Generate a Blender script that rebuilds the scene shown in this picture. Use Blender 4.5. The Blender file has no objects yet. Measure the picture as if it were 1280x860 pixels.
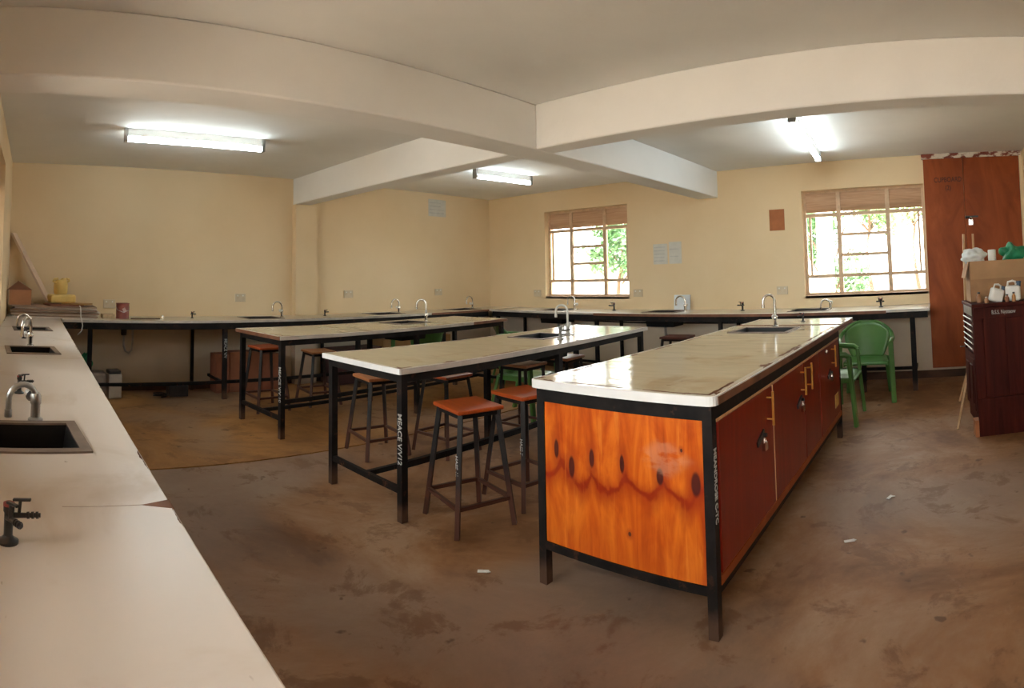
import bpy, bmesh, math, random
from math import sin, cos, pi, radians as rad
from mathutils import Vector, Matrix

random.seed(7)
SC = bpy.context.scene
COL = SC.collection

# ------------------------------------------------------------------ camera (the photograph is a stitched cylindrical panorama)
F, X0, YH = 719.6561, 1171.2661, 303.8178          # pixels of a 1280x860 frame
TX, TY, CAMZ = -0.0323, -0.0501, 1.4048
R1 = Matrix(((1, 0, 0), (0, cos(TX), -sin(TX)), (0, sin(TX), cos(TX))))
R2 = Matrix(((cos(TY), 0, sin(TY)), (0, 1, 0), (-sin(TY), 0, cos(TY))))
RW = (R2 @ R1).transposed()
AZ = (640 - X0) / F
right, up, fwd = RW @ Vector((cos(AZ), -sin(AZ), 0)), RW @ Vector((0, 0, 1)), RW @ Vector((sin(AZ), cos(AZ), 0))
cd = bpy.data.cameras.new('camera')
cam = bpy.data.objects.new('camera', cd)
COL.objects.link(cam)
M = Matrix((right, up, -fwd)).transposed().to_4x4()
M.translation = Vector((0, 0, CAMZ))
cam.matrix_world = M
cd.type = 'PANO'
cd.panorama_type = 'CENTRAL_CYLINDRICAL'
cd.central_cylindrical_range_u_min = -640 / F
cd.central_cylindrical_range_u_max = 640 / F
cd.central_cylindrical_range_v_min = -(860 - YH) / F
cd.central_cylindrical_range_v_max = YH / F
cd.central_cylindrical_radius = 1.0
cd.lens = 20
cd.clip_start = 0.02
SC.camera = cam

# ------------------------------------------------------------------ world, sun, exposure
wd = bpy.data.worlds.new('sky')
SC.world = wd
wd.use_nodes = True
bgn = wd.node_tree.nodes['Background']
bgn.inputs[0].default_value = (1.0, 0.98, 0.94, 1)
bgn.inputs[1].default_value = 6.0
sd = bpy.data.lights.new('sun', 'SUN')
sd.energy = 9.0
sd.angle = rad(3)
sd.color = (1.0, 0.93, 0.82)
sun = bpy.data.objects.new('sun', sd)
COL.objects.link(sun)
sun.rotation_euler = (0, rad(-38), rad(4))
vs = SC.view_settings
vs.view_transform = 'Standard'
vs.look = 'None'
vs.exposure = 1.12
vs.gamma = 1
vs.use_curve_mapping = False
TUBE = 17.5
SC.cycles.max_bounces = 10
SC.cycles.diffuse_bounces = 7
SC.cycles.use_denoising = True

# ------------------------------------------------------------------ mesh helpers
def nb():
    return bmesh.new()

def box(bm, c, s, rz=0.0, rx=0.0, ry=0.0):
    m = Matrix.Translation(Vector(c)) @ Matrix.Rotation(rz, 4, 'Z') @ Matrix.Rotation(ry, 4, 'Y') @ Matrix.Rotation(rx, 4, 'X') @ Matrix.Diagonal((s[0], s[1], s[2], 1))
    bmesh.ops.create_cube(bm, size=1, matrix=m)
    return bm

def bx(x0, x1, y0, y1, z0, z1, bm=None):
    bm = bm or nb()
    return box(bm, ((x0 + x1) / 2, (y0 + y1) / 2, (z0 + z1) / 2), (abs(x1 - x0), abs(y1 - y0), abs(z1 - z0)))

def bar(bm, p, q, w, h=None, roll=0.0):
    """square bar from p to q"""
    p, q = Vector(p), Vector(q)
    h = h or w
    d = q - p
    rot = d.to_track_quat('Z', 'Y').to_matrix().to_4x4()
    m = Matrix.Translation((p + q) / 2) @ rot @ Matrix.Rotation(roll, 4, 'Z') @ Matrix.Diagonal((w, h, d.length, 1))
    bmesh.ops.create_cube(bm, size=1, matrix=m)
    return bm

def cyl(bm, p, q, r, r2=None, seg=14):
    p, q = Vector(p), Vector(q)
    d = q - p
    m = Matrix.Translation((p + q) / 2) @ d.to_track_quat('Z', 'Y').to_matrix().to_4x4()
    bmesh.ops.create_cone(bm, cap_ends=True, segments=seg, radius1=r, radius2=r if r2 is None else r2, depth=d.length, matrix=m)
    return bm

def tube(bm, pts, r, seg=8):
    pts = [Vector(p) for p in pts]
    rings = []
    n = len(pts)
    prev = None
    for i, p in enumerate(pts):
        t = (pts[min(i + 1, n - 1)] - pts[max(i - 1, 0)]).normalized()
        a = prev if prev is not None else (Vector((0, 0, 1)) if abs(t.z) < .9 else Vector((1, 0, 0)))
        u = (a - t * a.dot(t)).normalized()
        prev = u
        v = t.cross(u)
        rr = r[i] if isinstance(r, (list, tuple)) else r
        rings.append([bm.verts.new(p + (u * cos(2 * pi * k / seg) + v * sin(2 * pi * k / seg)) * rr) for k in range(seg)])
    for a, b in zip(rings, rings[1:]):
        for k in range(seg):
            bm.faces.new((a[k], a[(k + 1) % seg], b[(k + 1) % seg], b[k]))
    bm.faces.new(rings[0][::-1])
    bm.faces.new(rings[-1])
    return bm

def lathe(bm, prof, c=(0, 0, 0), seg=20):
    rings = []
    for r, z in prof:
        rings.append([bm.verts.new((c[0] + r * cos(2 * pi * k / seg), c[1] + r * sin(2 * pi * k / seg), c[2] + z)) for k in range(seg)])
    for a, b in zip(rings, rings[1:]):
        for k in range(seg):
            bm.faces.new((a[k], a[(k + 1) % seg], b[(k + 1) % seg], b[k]))
    bm.faces.new(rings[0][::-1])
    bm.faces.new(rings[-1])
    return bm

def slab(outer, holes, z0, z1, fn=None):
    """flat polygon with holes, given thickness; fn maps (u, v, w) to a point"""
    bm = nb()
    es = []
    for loop in [outer] + holes:
        vs_ = [bm.verts.new((p[0], p[1], z1)) for p in loop]
        es += [bm.edges.new((vs_[i], vs_[(i + 1) % len(vs_)])) for i in range(len(vs_))]
    bmesh.ops.triangle_fill(bm, use_beauty=True, use_dissolve=False, edges=es)
    fs = list(bm.faces)
    r = bmesh.ops.extrude_face_region(bm, geom=fs)
    for v in r['geom']:
        if isinstance(v, bmesh.types.BMVert):
            v.co.z = z0
    if fn:
        for v in bm.verts:
            v.co = Vector(fn(*v.co))
    bmesh.ops.recalc_face_normals(bm, faces=bm.faces)
    return bm

def rect(x0, x1, y0, y1):
    return [(x0, y0), (x1, y0), (x1, y1), (x0, y1)]

def rrect(cx, cy, w, l, a=0.0):
    return [(cx + cos(a) * u - sin(a) * v, cy + sin(a) * u + cos(a) * v) for u, v in ((-w / 2, -l / 2), (w / 2, -l / 2), (w / 2, l / 2), (-w / 2, l / 2))]

def bevel(o, w, seg=2):
    m = o.modifiers.new('soft_edges', 'BEVEL')
    m.width = w
    m.segments = seg
    m.limit_method = 'ANGLE'
    return o

def obj(name, bm, mat, parent=None, smooth=False, bev=0, loc=None, kind=None, label=None):
    me = bpy.data.meshes.new(name)
    bmesh.ops.recalc_face_normals(bm, faces=bm.faces)
    bm.to_mesh(me)
    bm.free()
    if smooth:
        me.shade_smooth()
        me.set_sharp_from_angle(angle=rad(40))
    o = bpy.data.objects.new(name, me)
    COL.objects.link(o)
    if mat:
        me.materials.append(mat)
    if parent:
        o.parent = parent
    if loc:
        o.location = loc
    if bev:
        bevel(o, bev)
    if kind:
        o['kind'] = kind
    if label:
        o['label'] = label
    return o

def tag(o, label, cat, group=None):
    o['label'] = label
    o['category'] = cat
    if group:
        o['group'] = group
    return o

def thing(name, label, cat, loc=(0, 0, 0), rz=0.0, group=None):
    o = bpy.data.objects.new(name, None)
    o.empty_display_size = .1
    COL.objects.link(o)
    o.location = loc
    o.rotation_euler = (0, 0, rz)
    return tag(o, label, cat, group)

def struct(name, bm, mat, label, cat, **k):
    o = obj(name, bm, mat, kind='structure', **k)
    return tag(o, label, cat)

def sroot(name, label, cat, loc=(0, 0, 0)):
    o = thing(name, label, cat, loc)
    o['kind'] = 'structure'
    return o

def dup(root, loc, rz, label, group=None):
    def cp(o, parent):
        c = o.copy()
        COL.objects.link(c)
        c.parent = parent
        for ch in list(o.children):
            cp(ch, c)
        return c
    r = cp(root, None)
    r.location = loc
    r.rotation_euler = (0, 0, rz)
    r['label'] = label
    if group:
        r['group'] = group
    return r

def text(body, size, mat, parent, M4, name='lettering', ext=.0006, sx=1.0):
    cu = bpy.data.curves.new(name, 'FONT')
    cu.body = body
    cu.size = size
    cu.extrude = ext
    cu.align_x = 'CENTER'
    cu.align_y = 'CENTER'
    cu.offset = .0008
    o = bpy.data.objects.new(name, cu)
    COL.objects.link(o)
    cu.materials.append(mat)
    bpy.context.view_layer.update()
    me = bpy.data.meshes.new_from_object(o)
    bpy.data.objects.remove(o)
    bpy.data.curves.remove(cu)
    o = bpy.data.objects.new(name, me)
    COL.objects.link(o)
    o.parent = parent
    o.matrix_local = M4 @ Matrix.Diagonal((sx, 1, 1, 1))
    return o

# ------------------------------------------------------------------ material helpers
class NT:
    def __init__(s, name, rough=.6, metal=0.0, spec=.5):
        s.m = bpy.data.materials.new(name)
        s.m.use_nodes = True
        s.t = s.m.node_tree
        s.b = s.t.nodes['Principled BSDF']
        s.b.inputs['Roughness'].default_value = rough
        s.b.inputs['Metallic'].default_value = metal
        s.b.inputs['Specular IOR Level'].default_value = spec
        s.tc = s.n('ShaderNodeTexCoord')
    def n(s, kind, **k):
        nd = s.t.nodes.new(kind)
        for a, v in k.items():
            setattr(nd, a, v)
        return nd
    def l(s, a, b):
        s.t.links.new(a, b)
    def val(s, sock, v):
        if hasattr(v, 'is_output') or isinstance(v, bpy.types.NodeSocket):
            s.l(v, sock)
        else:
            sock.default_value = v
    def noise(s, scale=5, detail=4, rough=.55, dist=0.0, stretch=(1, 1, 1), coord='Object', off=(0, 0, 0)):
        mp = s.n('ShaderNodeMapping')
        mp.inputs['Scale'].default_value = stretch
        mp.inputs['Location'].default_value = off
        s.l(s.tc.outputs[coord], mp.inputs[0])
        nz = s.n('ShaderNodeTexNoise')
        nz.inputs['Scale'].default_value = scale
        nz.inputs['Detail'].default_value = detail
        nz.inputs['Roughness'].default_value = rough
        nz.inputs['Distortion'].default_value = dist
        s.l(mp.outputs[0], nz.inputs['Vector'])
        return nz.outputs['Fac']
    def ramp(s, fac, stops):
        r = s.n('ShaderNodeValToRGB')
        el = r.color_ramp.elements
        while len(el) < len(stops):
            el.new(.5)
        for e, (p, c) in zip(el, stops):
            e.position = p
            e.color = (*c, 1) if len(c) == 3 else c
        s.l(fac, r.inputs[0])
        return r.outputs[0]
    def smooth(s, v, a, b):
        mr = s.n('ShaderNodeMapRange', interpolation_type='SMOOTHSTEP')
        s.val(mr.inputs[0], v)
        mr.inputs[1].default_value = a
        mr.inputs[2].default_value = b
        return mr.outputs[0]
    def mth(s, op, a, b=0.0, clamp=False):
        m = s.n('ShaderNodeMath', operation=op)
        m.use_clamp = clamp
        s.val(m.inputs[0], a)
        s.val(m.inputs[1], b)
        return m.outputs[0]
    def mix(s, fac, a, b):
        m = s.n('ShaderNodeMix', data_type='RGBA')
        s.val(m.inputs[0], fac)
        for sock, v in ((m.inputs[6], a), (m.inputs[7], b)):
            if isinstance(v, tuple):
                sock.default_value = (*v, 1)
            else:
                s.l(v, sock)
        return m.outputs[2]
    def xyz(s, coord='Object'):
        x = s.n('ShaderNodeSeparateXYZ')
        s.l(s.tc.outputs[coord], x.inputs[0])
        return x.outputs
    def color(s, c):
        if isinstance(c, tuple):
            s.b.inputs['Base Color'].default_value = (*c, 1)
        else:
            s.l(c, s.b.inputs['Base Color'])
        return s
    def bump(s, h, strength=.2, dist=.01):
        b = s.n('ShaderNodeBump')
        b.inputs['Strength'].default_value = strength
        b.inputs['Distance'].default_value = dist
        s.l(h, b.inputs['Height'])
        s.l(b.outputs[0], s.b.inputs['Normal'])
        return s

def simple(name, c, rough=.6, metal=0.0, var=.12, scale=12, bump=0.0, spec=.5):
    t = NT(name, rough, metal, spec)
    f = t.noise(scale, 4)
    lo = tuple(max(0, v * (1 - var)) for v in c)
    hi = tuple(min(1, v * (1 + var)) for v in c)
    t.color(t.ramp(f, [(.3, lo), (.7, hi)]))
    if bump:
        t.bump(t.noise(scale * 6, 3), bump, .004)
    return t.m

def mat_wall():
    t = NT('cream_wall_paint', .75)
    a = t.ramp(t.noise(.9, 5), [(.3, (.71, .545, .33)), (.7, (.77, .61, .395))])
    z = t.xyz()[2]
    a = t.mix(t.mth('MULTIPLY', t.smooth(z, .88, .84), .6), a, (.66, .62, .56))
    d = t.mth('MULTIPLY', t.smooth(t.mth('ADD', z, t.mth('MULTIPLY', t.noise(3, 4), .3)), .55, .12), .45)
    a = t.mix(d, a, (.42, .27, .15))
    t.color(a)
    t.bump(t.noise(26, 5), .10, .01)
    return t.m

def mat_ceiling(name='white_ceiling_paint', c=(.62, .57, .50)):
    t = NT(name, .8)
    hi = tuple(min(1, v * 1.1) for v in c)
    t.color(t.ramp(t.noise(1.2, 5), [(.3, c), (.7, hi)]))
    t.bump(t.noise(9, 4), .12, .02)
    return t.m

def mat_floor(name, base, dark, pale, seed):
    t = NT(name, .62, 0, .35)
    a = t.ramp(t.noise(.9, 8, .68, .5, off=(seed, 0, 0)), [(.36, dark), (.5, base), (.62, pale)])
    a = t.mix(t.mth('MULTIPLY', t.smooth(t.noise(.45, 3, .5, .3, off=(seed, 7, 0)), .48, .6), .55), a, tuple((v + sum(pale) / 3) * .45 for v in pale))
    b = t.smooth(t.noise(3.2, 8, .7, .4, off=(seed, 3, 0)), .53, .62)
    a = t.mix(t.mth('MULTIPLY', b, .6), a, dark)
    s = t.smooth(t.noise(7, 3, .5, 0, off=(seed, 9, 0)), .68, .73)
    a = t.mix(t.mth('MULTIPLY', s, .7), a, tuple(v * .55 for v in dark))
    p = t.smooth(t.noise(5, 6, .7, 1.2, off=(0, seed, 4)), .6, .72)
    a = t.mix(t.mth('MULTIPLY', p, .35), a, pale)
    t.color(a)
    t.bump(t.noise(14, 8, .65), .25, .01)
    return t.m

def mat_laminate(name, hx, hy, seed=0.0, base=(.60, .56, .47), stain=.5, chips=1.0, wave=.05, rough=.16, rimmix=.5):
    t = NT(name, rough, 0, .5)
    o = (seed * 3.1, seed * 1.7, 0)
    a = t.ramp(t.noise(1.3, 5, off=o), [(.3, base), (.7, tuple(min(1, v * 1.1) for v in base))])
    st = t.smooth(t.noise(2.2, 6, .6, .6, off=(seed, 5, 0)), .52, .70)
    a = t.mix(t.mth('MULTIPLY', st, stain), a, (.36, .24, .12))
    sp = t.smooth(t.noise(13, 3, .5, 0, (1, 2.5, 1), off=(seed, 2, 0)), .73, .77)
    a = t.mix(t.mth('MULTIPLY', sp, .55), a, (.14, .07, .03))
    x, y, z = t.xyz()
    d = t.mth('MINIMUM', t.mth('SUBTRACT', hx, t.mth('ABSOLUTE', x)), t.mth('SUBTRACT', hy, t.mth('ABSOLUTE', y)))
    nz = t.noise(4.2, 5, .6, 0, off=(seed, 1, 0))
    w = t.mth('MULTIPLY', t.mth('SUBTRACT', nz, .53), .34 * chips)
    ch0 = t.mth('LESS_THAN', d, w)
    nl = t.noise(2.6, 3, .5, 0, off=(seed, 11, 0))
    dd = t.mth('ABSOLUTE', t.mth('SUBTRACT', d, t.mth('ADD', .012, t.mth('MULTIPLY', t.noise(7, 2, off=(seed, 4, 0)), .035))))
    ln = t.mth('MULTIPLY', t.mth('LESS_THAN', dd, t.mth('MULTIPLY', t.noise(11, 3, off=(seed, 8, 0)), .018)), t.mth('GREATER_THAN', nl, max(.52, .74 - .22 * chips)))
    ch = t.mth('MAXIMUM', ch0, ln)
    ring = t.mth('MULTIPLY', ch, t.smooth(d, .001, .005))
    rim = t.mth('LESS_THAN', d, .026)
    a = t.mix(t.mth('MULTIPLY', rim, rimmix), a, (.78, .76, .74))
    a = t.mix(ring, a, (.10, .035, .014))
    t.color(a)
    t.l(t.mth('ADD', rough, t.mth('MULTIPLY', ch, .3)), t.b.inputs['Roughness'])
    t.l(t.mth('SUBTRACT', .5, t.mth('MULTIPLY', ring, .48)), t.b.inputs['Specular IOR Level'])
    t.bump(t.noise(3.4, 2, .4, .3, (1, 2.2, 1), off=o), wave, .05)
    return t.m

def mat_steel(name='black_painted_steel', rust=.35, foot=True):
    t = NT(name, .6, 0, .12)
    a = t.ramp(t.noise(7, 5), [(.35, (.008, .007, .007)), (.7, (.020, .016, .015))])
    r = t.smooth(t.noise(16, 5, .65), .58, .7)
    a = t.mix(t.mth('MULTIPLY', r, rust), a, (.12, .05, .025))
    if foot:
        z = t.xyz('Object')[2]
        f = t.smooth(t.mth('ADD', z, t.mth('MULTIPLY', t.noise(12, 4), .12)), .2, .1)
        a = t.mix(t.mth('MULTIPLY', f, .5), a, (.16, .09, .06))
    t.color(a)
    return t.m

def mat_wood(name, dark, mid, light, rough=.35, axis='z', scale=1.0, coat=0.0, spec=.5):
    st = {'z': (14, 14, .9), 'y': (14, .9, 14), 'x': (.9, 14, 14), 'm': (3.5, 3.5, 1.2)}[axis]
    t = NT(name, rough, 0, spec)
    f = t.noise(1.3 * scale, 6, .6, 1.6, st)
    g = t.noise(.8 * scale, 3, .5, .5, tuple(v * .25 for v in st))
    t.color(t.ramp(t.mth('MULTIPLY', t.mth('ADD', f, g), .5), [(.34, dark), (.5, mid), (.64, light)]))
    t.b.inputs['Coat Weight'].default_value = coat
    t.b.inputs['Coat Roughness'].default_value = .12
    t.bump(f, .05, .004)
    return t.m

def mat_glass():
    t = NT('window_glass')
    tr = t.n('ShaderNodeBsdfTransparent')
    tr.inputs[0].default_value = (.95, .97, .96, 1)
    gl = t.n('ShaderNodeBsdfGlossy')
    gl.inputs[1].default_value = .03
    fr = t.n('ShaderNodeFresnel')
    fr.inputs[0].default_value = 1.45
    mx = t.n('ShaderNodeMixShader')
    t.l(fr.outputs[0], mx.inputs[0])
    t.l(tr.outputs[0], mx.inputs[1])
    t.l(gl.outputs[0], mx.inputs[2])
    out = [n for n in t.t.nodes if n.type == 'OUTPUT_MATERIAL'][0]
    t.l(mx.outputs[0], out.inputs[0])
    return t.m

def mat_emit(name, c, s):
    t = NT(name)
    t.b.inputs['Base Color'].default_value = (.9, .9, .9, 1)
    t.b.inputs['Emission Color'].default_value = (*c, 1)
    t.b.inputs['Emission Strength'].default_value = s
    return t.m

WALL = mat_wall()
CEIL = mat_ceiling('white_ceiling_paint', (.70, .71, .70))
BEAM = mat_ceiling('white_beam_paint', (.72, .73, .73))
FLOOR_N = mat_floor('worn_cement_floor', (.255, .125, .054), (.140, .057, .019), (.330, .205, .122), 0.0)
FLOOR_F = mat_floor('ochre_cement_floor', (.300, .138, .040), (.165, .068, .020), (.38, .195, .066), 5.0)
STEEL = mat_steel()
STEELR = mat_steel('brown_painted_steel', .9)
CHROME = simple('chrome', (.72, .70, .67), .16, 1.0, .08)
GREYM = simple('dull_zinc', (.42, .41, .40), .35, .9, .2)
BLACKP = simple('black_plastic', (.018, .018, .02), .35, 0, .3)
SINKB = simple('black_resin_sink', (.007, .008, .010), .4, 0, .3, spec=.25)
RIMB = simple('grimy_sink_rim', (.17, .125, .10), .45, 0, .35, 9)
WHITEP = simple('white_plastic', (.78, .77, .74), .35, 0, .05)
PAPER = simple('paper', (.72, .72, .70), .8, 0, .06)
EDGEW = simple('white_laminate_edge', (.76, .75, .75), .35, 0, .08, 6)
EDGEG = simple('greyish_laminate_edge', (.48, .44, .40), .4, 0, .2, 6)
EDGEB = simple('bare_brown_board_edge', (.17, .065, .03), .6, 0, .35, 9)
STENCIL = simple('white_stencil_paint', (.42, .42, .40), .7, 0, .3, 40)
DARKINK = simple('dark_stencil_ink', (.05, .012, .006), .8)
CARD = simple('brown_cardboard', (.36, .20, .10), .85, 0, .18, 7)
CARDD = simple('reddish_cardboard', (.25, .085, .045), .8, 0, .25, 5)
GREENP = simple('green_plastic', (.065, .175, .040), .32, 0, .15, 5)
BRASS = simple('yellow_brass', (.75, .42, .10), .3, .75, .12)
YELLOW = simple('yellow_plastic', (.66, .45, .13), .55, 0, .14, 9)
SEATW = mat_wood('varnished_red_seat', (.28, .045, .010), (.40, .070, .014), (.50, .105, .022), .3, 'x', 1, .3)
SEATO = mat_wood('worn_orange_seat', (.28, .10, .035), (.38, .14, .05), (.48, .20, .08), .45, 'x')
REDWOOD = mat_wood('red_varnished_door', (.15, .009, .003), (.21, .014, .004), (.28, .024, .006), .36, 'z', .5, .04, .3)
CUPW = mat_wood('red_brown_cupboard', (.20, .040, .010), (.30, .068, .016), (.40, .108, .026), .5, 'm', .8, 0, .2)
DARKW = mat_wood('dark_mahogany', (.028, .005, .003), (.058, .009, .006), (.10, .018, .009), .55, 'z', 1, 0, .12)
PALEW = mat_wood('pale_stick_wood', (.42, .24, .11), (.55, .34, .17), (.64, .42, .23), .6, 'z')
VENTW = mat_wood('brown_vent_slat', (.33, .20, .11), (.48, .31, .19), (.60, .42, .28), .7, 'x')
FRAMEP = simple('cream_window_frame', (.60, .42, .27), .5, 0, .15)
GLASS = mat_glass()
LAMP = mat_emit('tube_glow', (.84, .97, 1.0), TUBE)

# ------------------------------------------------------------------ room shell
XW, YW, YS, XE, ZC, ZB = -6.96, 7.07, -.285, 1.10, 2.728, 2.376
T = .22
floor_joint = -4.15
struct('floor', bx(floor_joint + .006, XE + .3, YS - .3, YW + .2, -.15, 0), FLOOR_N, 'brown stained cement floor of the near half of the room', 'floor')
struct('floor', bx(XW - .2, floor_joint - .006, YS - .3, YW + .2, -.15, 0.004), FLOOR_F, 'ochre cement floor beyond the joint, below the far tables', 'floor')
struct('trim_1', bx(floor_joint - .008, floor_joint + .008, YS, YW, -.14, -.008), simple('dark_joint', (.03, .015, .008), .9), 'dark sunken joint line across the cement floor', 'joint')
struct('ceiling', bx(XW - .2, XE + .2, YS - .3, YW + .2, ZC, ZC + .15), CEIL, 'off-white plastered ceiling above the beams', 'ceiling')
# windows openings on the back wall: (x0, x1, z0, z1)
W1O = (-5.735, -4.21, 1.078, 2.41)
W2O = (-1.675, -.137, 1.05, 2.376)
back = slab(rect(XW - T, XE + T, 0, ZC), [rect(*W1O), rect(*W2O)], YW, YW + T, lambda u, v, w: (u, w, v))
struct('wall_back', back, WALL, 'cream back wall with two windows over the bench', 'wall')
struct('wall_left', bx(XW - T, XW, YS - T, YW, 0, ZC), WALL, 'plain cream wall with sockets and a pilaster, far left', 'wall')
SO = [(-5.35, -3.75, 1.08, 2.40), (-3.2, -1.45, 1.08, 2.40), (-1.10, .75, 1.08, 2.40)]
front = slab(rect(XW - T, XE + T, 0, ZC), [rect(*o) for o in SO], YS - T, YS, lambda u, v, w: (u, w, v))
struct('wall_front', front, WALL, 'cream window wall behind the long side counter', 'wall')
rightw = slab(rect(YS - T, YW, 0, ZC), [], XE, XE + T, lambda u, v, w: (w, u, v))
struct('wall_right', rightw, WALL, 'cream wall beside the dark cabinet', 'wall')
# pilaster and beams
struct('wall_pillar', bx(XW, XW + .11, 3.36, 3.68, 0, ZB), WALL, 'shallow cream pilaster under the beam end on the far left wall', 'pillar')
AX0, AX1, BY0, BY1 = -3.10, -2.803, 3.365, 3.585
bm = bx(AX0, AX1, YS, YW, ZB, ZC)
struct('ceiling_beam', bm, BEAM, 'deep white ceiling beam running towards the wall between the windows', 'beam', bev=.012)
bm = nb()
bx(XW, AX0, BY0, BY1, ZB, ZC, bm)
bx(AX1, XE, BY0, BY1, ZB, ZC, bm)
struct('ceiling_beam', bm, BEAM, 'white ceiling beam crossing the other one, ending over the pilaster', 'beam', bev=.012)
SKIRT = simple('dark_grubby_skirting', (.075, .035, .02), .8, 0, .4, 6)
struct('baseboard_left', bx(XW, XW + .015, YS, YW, 0, .07), SKIRT, 'dark grubby skirting strip along the far left wall', 'baseboard')
struct('baseboard_back', bx(XW, XE, YW - .015, YW, 0, .09), SKIRT, 'dark grubby skirting strip below the back bench', 'baseboard')

# ------------------------------------------------------------------ windows
def window(name, o, label, fn, glazed=True, vents=True):
    """o: (u0,u1,z0,z1); fn(u, w, z): w = 0 at the inner wall face, growing outwards"""
    u0, u1, z0, z1 = o
    r = sroot(name, label, 'window')
    def b(ua, ub, wa, wb, za, zb):
        bm = bx(ua, ub, wa, wb, za, zb)
        for v in bm.verts:
            v.co = Vector(fn(v.co.x, v.co.y, v.co.z))
        return bm
    D0, D1 = .10, .135
    t = .032
    fr = nb()
    for q in ((u0, u0 + t, z0, z1), (u1 - t, u1, z0, z1), (u0 + t, u1 - t, z0, z0 + t), (u0 + t, u1 - t, z1 - t, z1)):
        bx(q[0], q[1], D0, D1, q[2], q[3], fr)
    for v in fr.verts:
        v.co = Vector(fn(*v.co))
    obj('window_frame', fr, FRAMEP, r)
    w = u1 - u0
    h = z1 - z0
    m1, m2 = u0 + w * .295, u0 + w * .70
    zt, zv = z0 + .18 * h, z1 - .235 * h
    for m in (m1, m2):
        obj('mullion', b(m - .026, m + .026, D0 - .008, D1, z0 + t, z1 - t), FRAMEP, r)
    segs = ((u0 + t, m1 - .018), (m1 + .018, m2 - .018), (m2 + .018, u1 - t))
    for (a, c) in segs:
        obj('transom', b(a, c, D0, D1, zt - .021, zt + .021), FRAMEP, r)
        obj('transom', b(a, c, D0, D1, zv - .022, zv + .022), FRAMEP, r)
    z3 = zv - zt
    for k in (1, 2):
        obj('glazing_bar', b(*segs[1], D0 + .008, D1 - .008, zt + z3 * k / 3 - .019, zt + z3 * k / 3 + .019), FRAMEP, r)
    # opened-out casement stiles in the side lights
    for (a, c) in (segs[0], segs[2]):
        e = a + .045 if a < (u0 + u1) / 2 - .2 else c - .045
        obj('casement_stile', b(e - .013, e + .013, D0 + .004, D1 - .004, zt + .014, zv - .016), FRAMEP, r)
    if glazed:
        for i, (a, c) in enumerate(segs):
            obj('pane', b(a, c, .116, .120, z0 + t, zt - .014), GLASS, r)
            if i == 1:
                for k in range(3):
                    obj('pane', b(a, c, .116, .120, zt + z3 * k / 3 + .014, zt + z3 * (k + 1) / 3 - .012), GLASS, r)
            else:
                obj('pane', b(a, c, .116, .120, zt + .016, zv - .018), GLASS, r)
    if vents:
        n = 6
        hv = (z1 - t) - (zv + .016)
        for (a, c) in segs:
            for k in range(n):
                za = zv + .016 + hv * k / n
                bm = nb()
                bx(a, c, .106, .114, za + (.022 if k == 0 else .001), za + hv / n + .008, bm)
                for v in bm.verts:
                    if v.co.z > za + .02:
                        v.co.y += .014
                    v.co = Vector(fn(*v.co))
                obj('slat', bm, VENTW, r)
    obj('window_sill', b(u0, u1, .0, .10, z0 - .03, z0 + .002), FRAMEP, r)
    return r

window('window_1', W1O, 'barred window with brown top vents in back wall, left one', lambda u, w, z: (u, YW + w, z))
window('window_2', W2O, 'barred window with brown top vents beside the tall cupboard', lambda u, w, z: (u, YW + w, z))
window('window_3', SO[0], 'side window above the far end of the long side counter', lambda u, w, z: (u, YS - w, z))
window('window_4', SO[1], 'side window above the middle of the long side counter', lambda u, w, z: (u, YS - w, z))
window('window_5', SO[2], 'small side window above the near end of the side counter', lambda u, w, z: (u, YS - w, z), vents=False)

# ------------------------------------------------------------------ outdoors
struct('ground', bx(-40, 40, -40, 60, -.4, -.25), simple('pale_dusty_earth', (.62, .50, .40), .95, 0, .2, 1), 'pale dusty ground outside the windows', 'ground')
struct('far_wall', bx(-20, -5.2, 17, 17.3, -.25, 2.2), simple('whitewash', (.72, .72, .68), .9, 0, .08, 2), 'whitewashed yard wall seen through the left window', 'wall')
struct('veranda_pillar', bx(-1.95, -1.72, 9.2, 9.45, -.25, 3.2), simple('whitewash_pillar', (.70, .70, .66), .9, 0, .08, 2), 'white veranda pillar just outside the right window', 'pillar')
LEAF = simple('tree_leaves', (.10, .21, .09), .5, 0, .5, 3)
LEAF2 = simple('light_tree_leaves', (.17, .30, .12), .5, 0, .4, 3)
BARK = simple('tree_bark', (.12, .08, .05), .9, 0, .3, 8)

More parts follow.
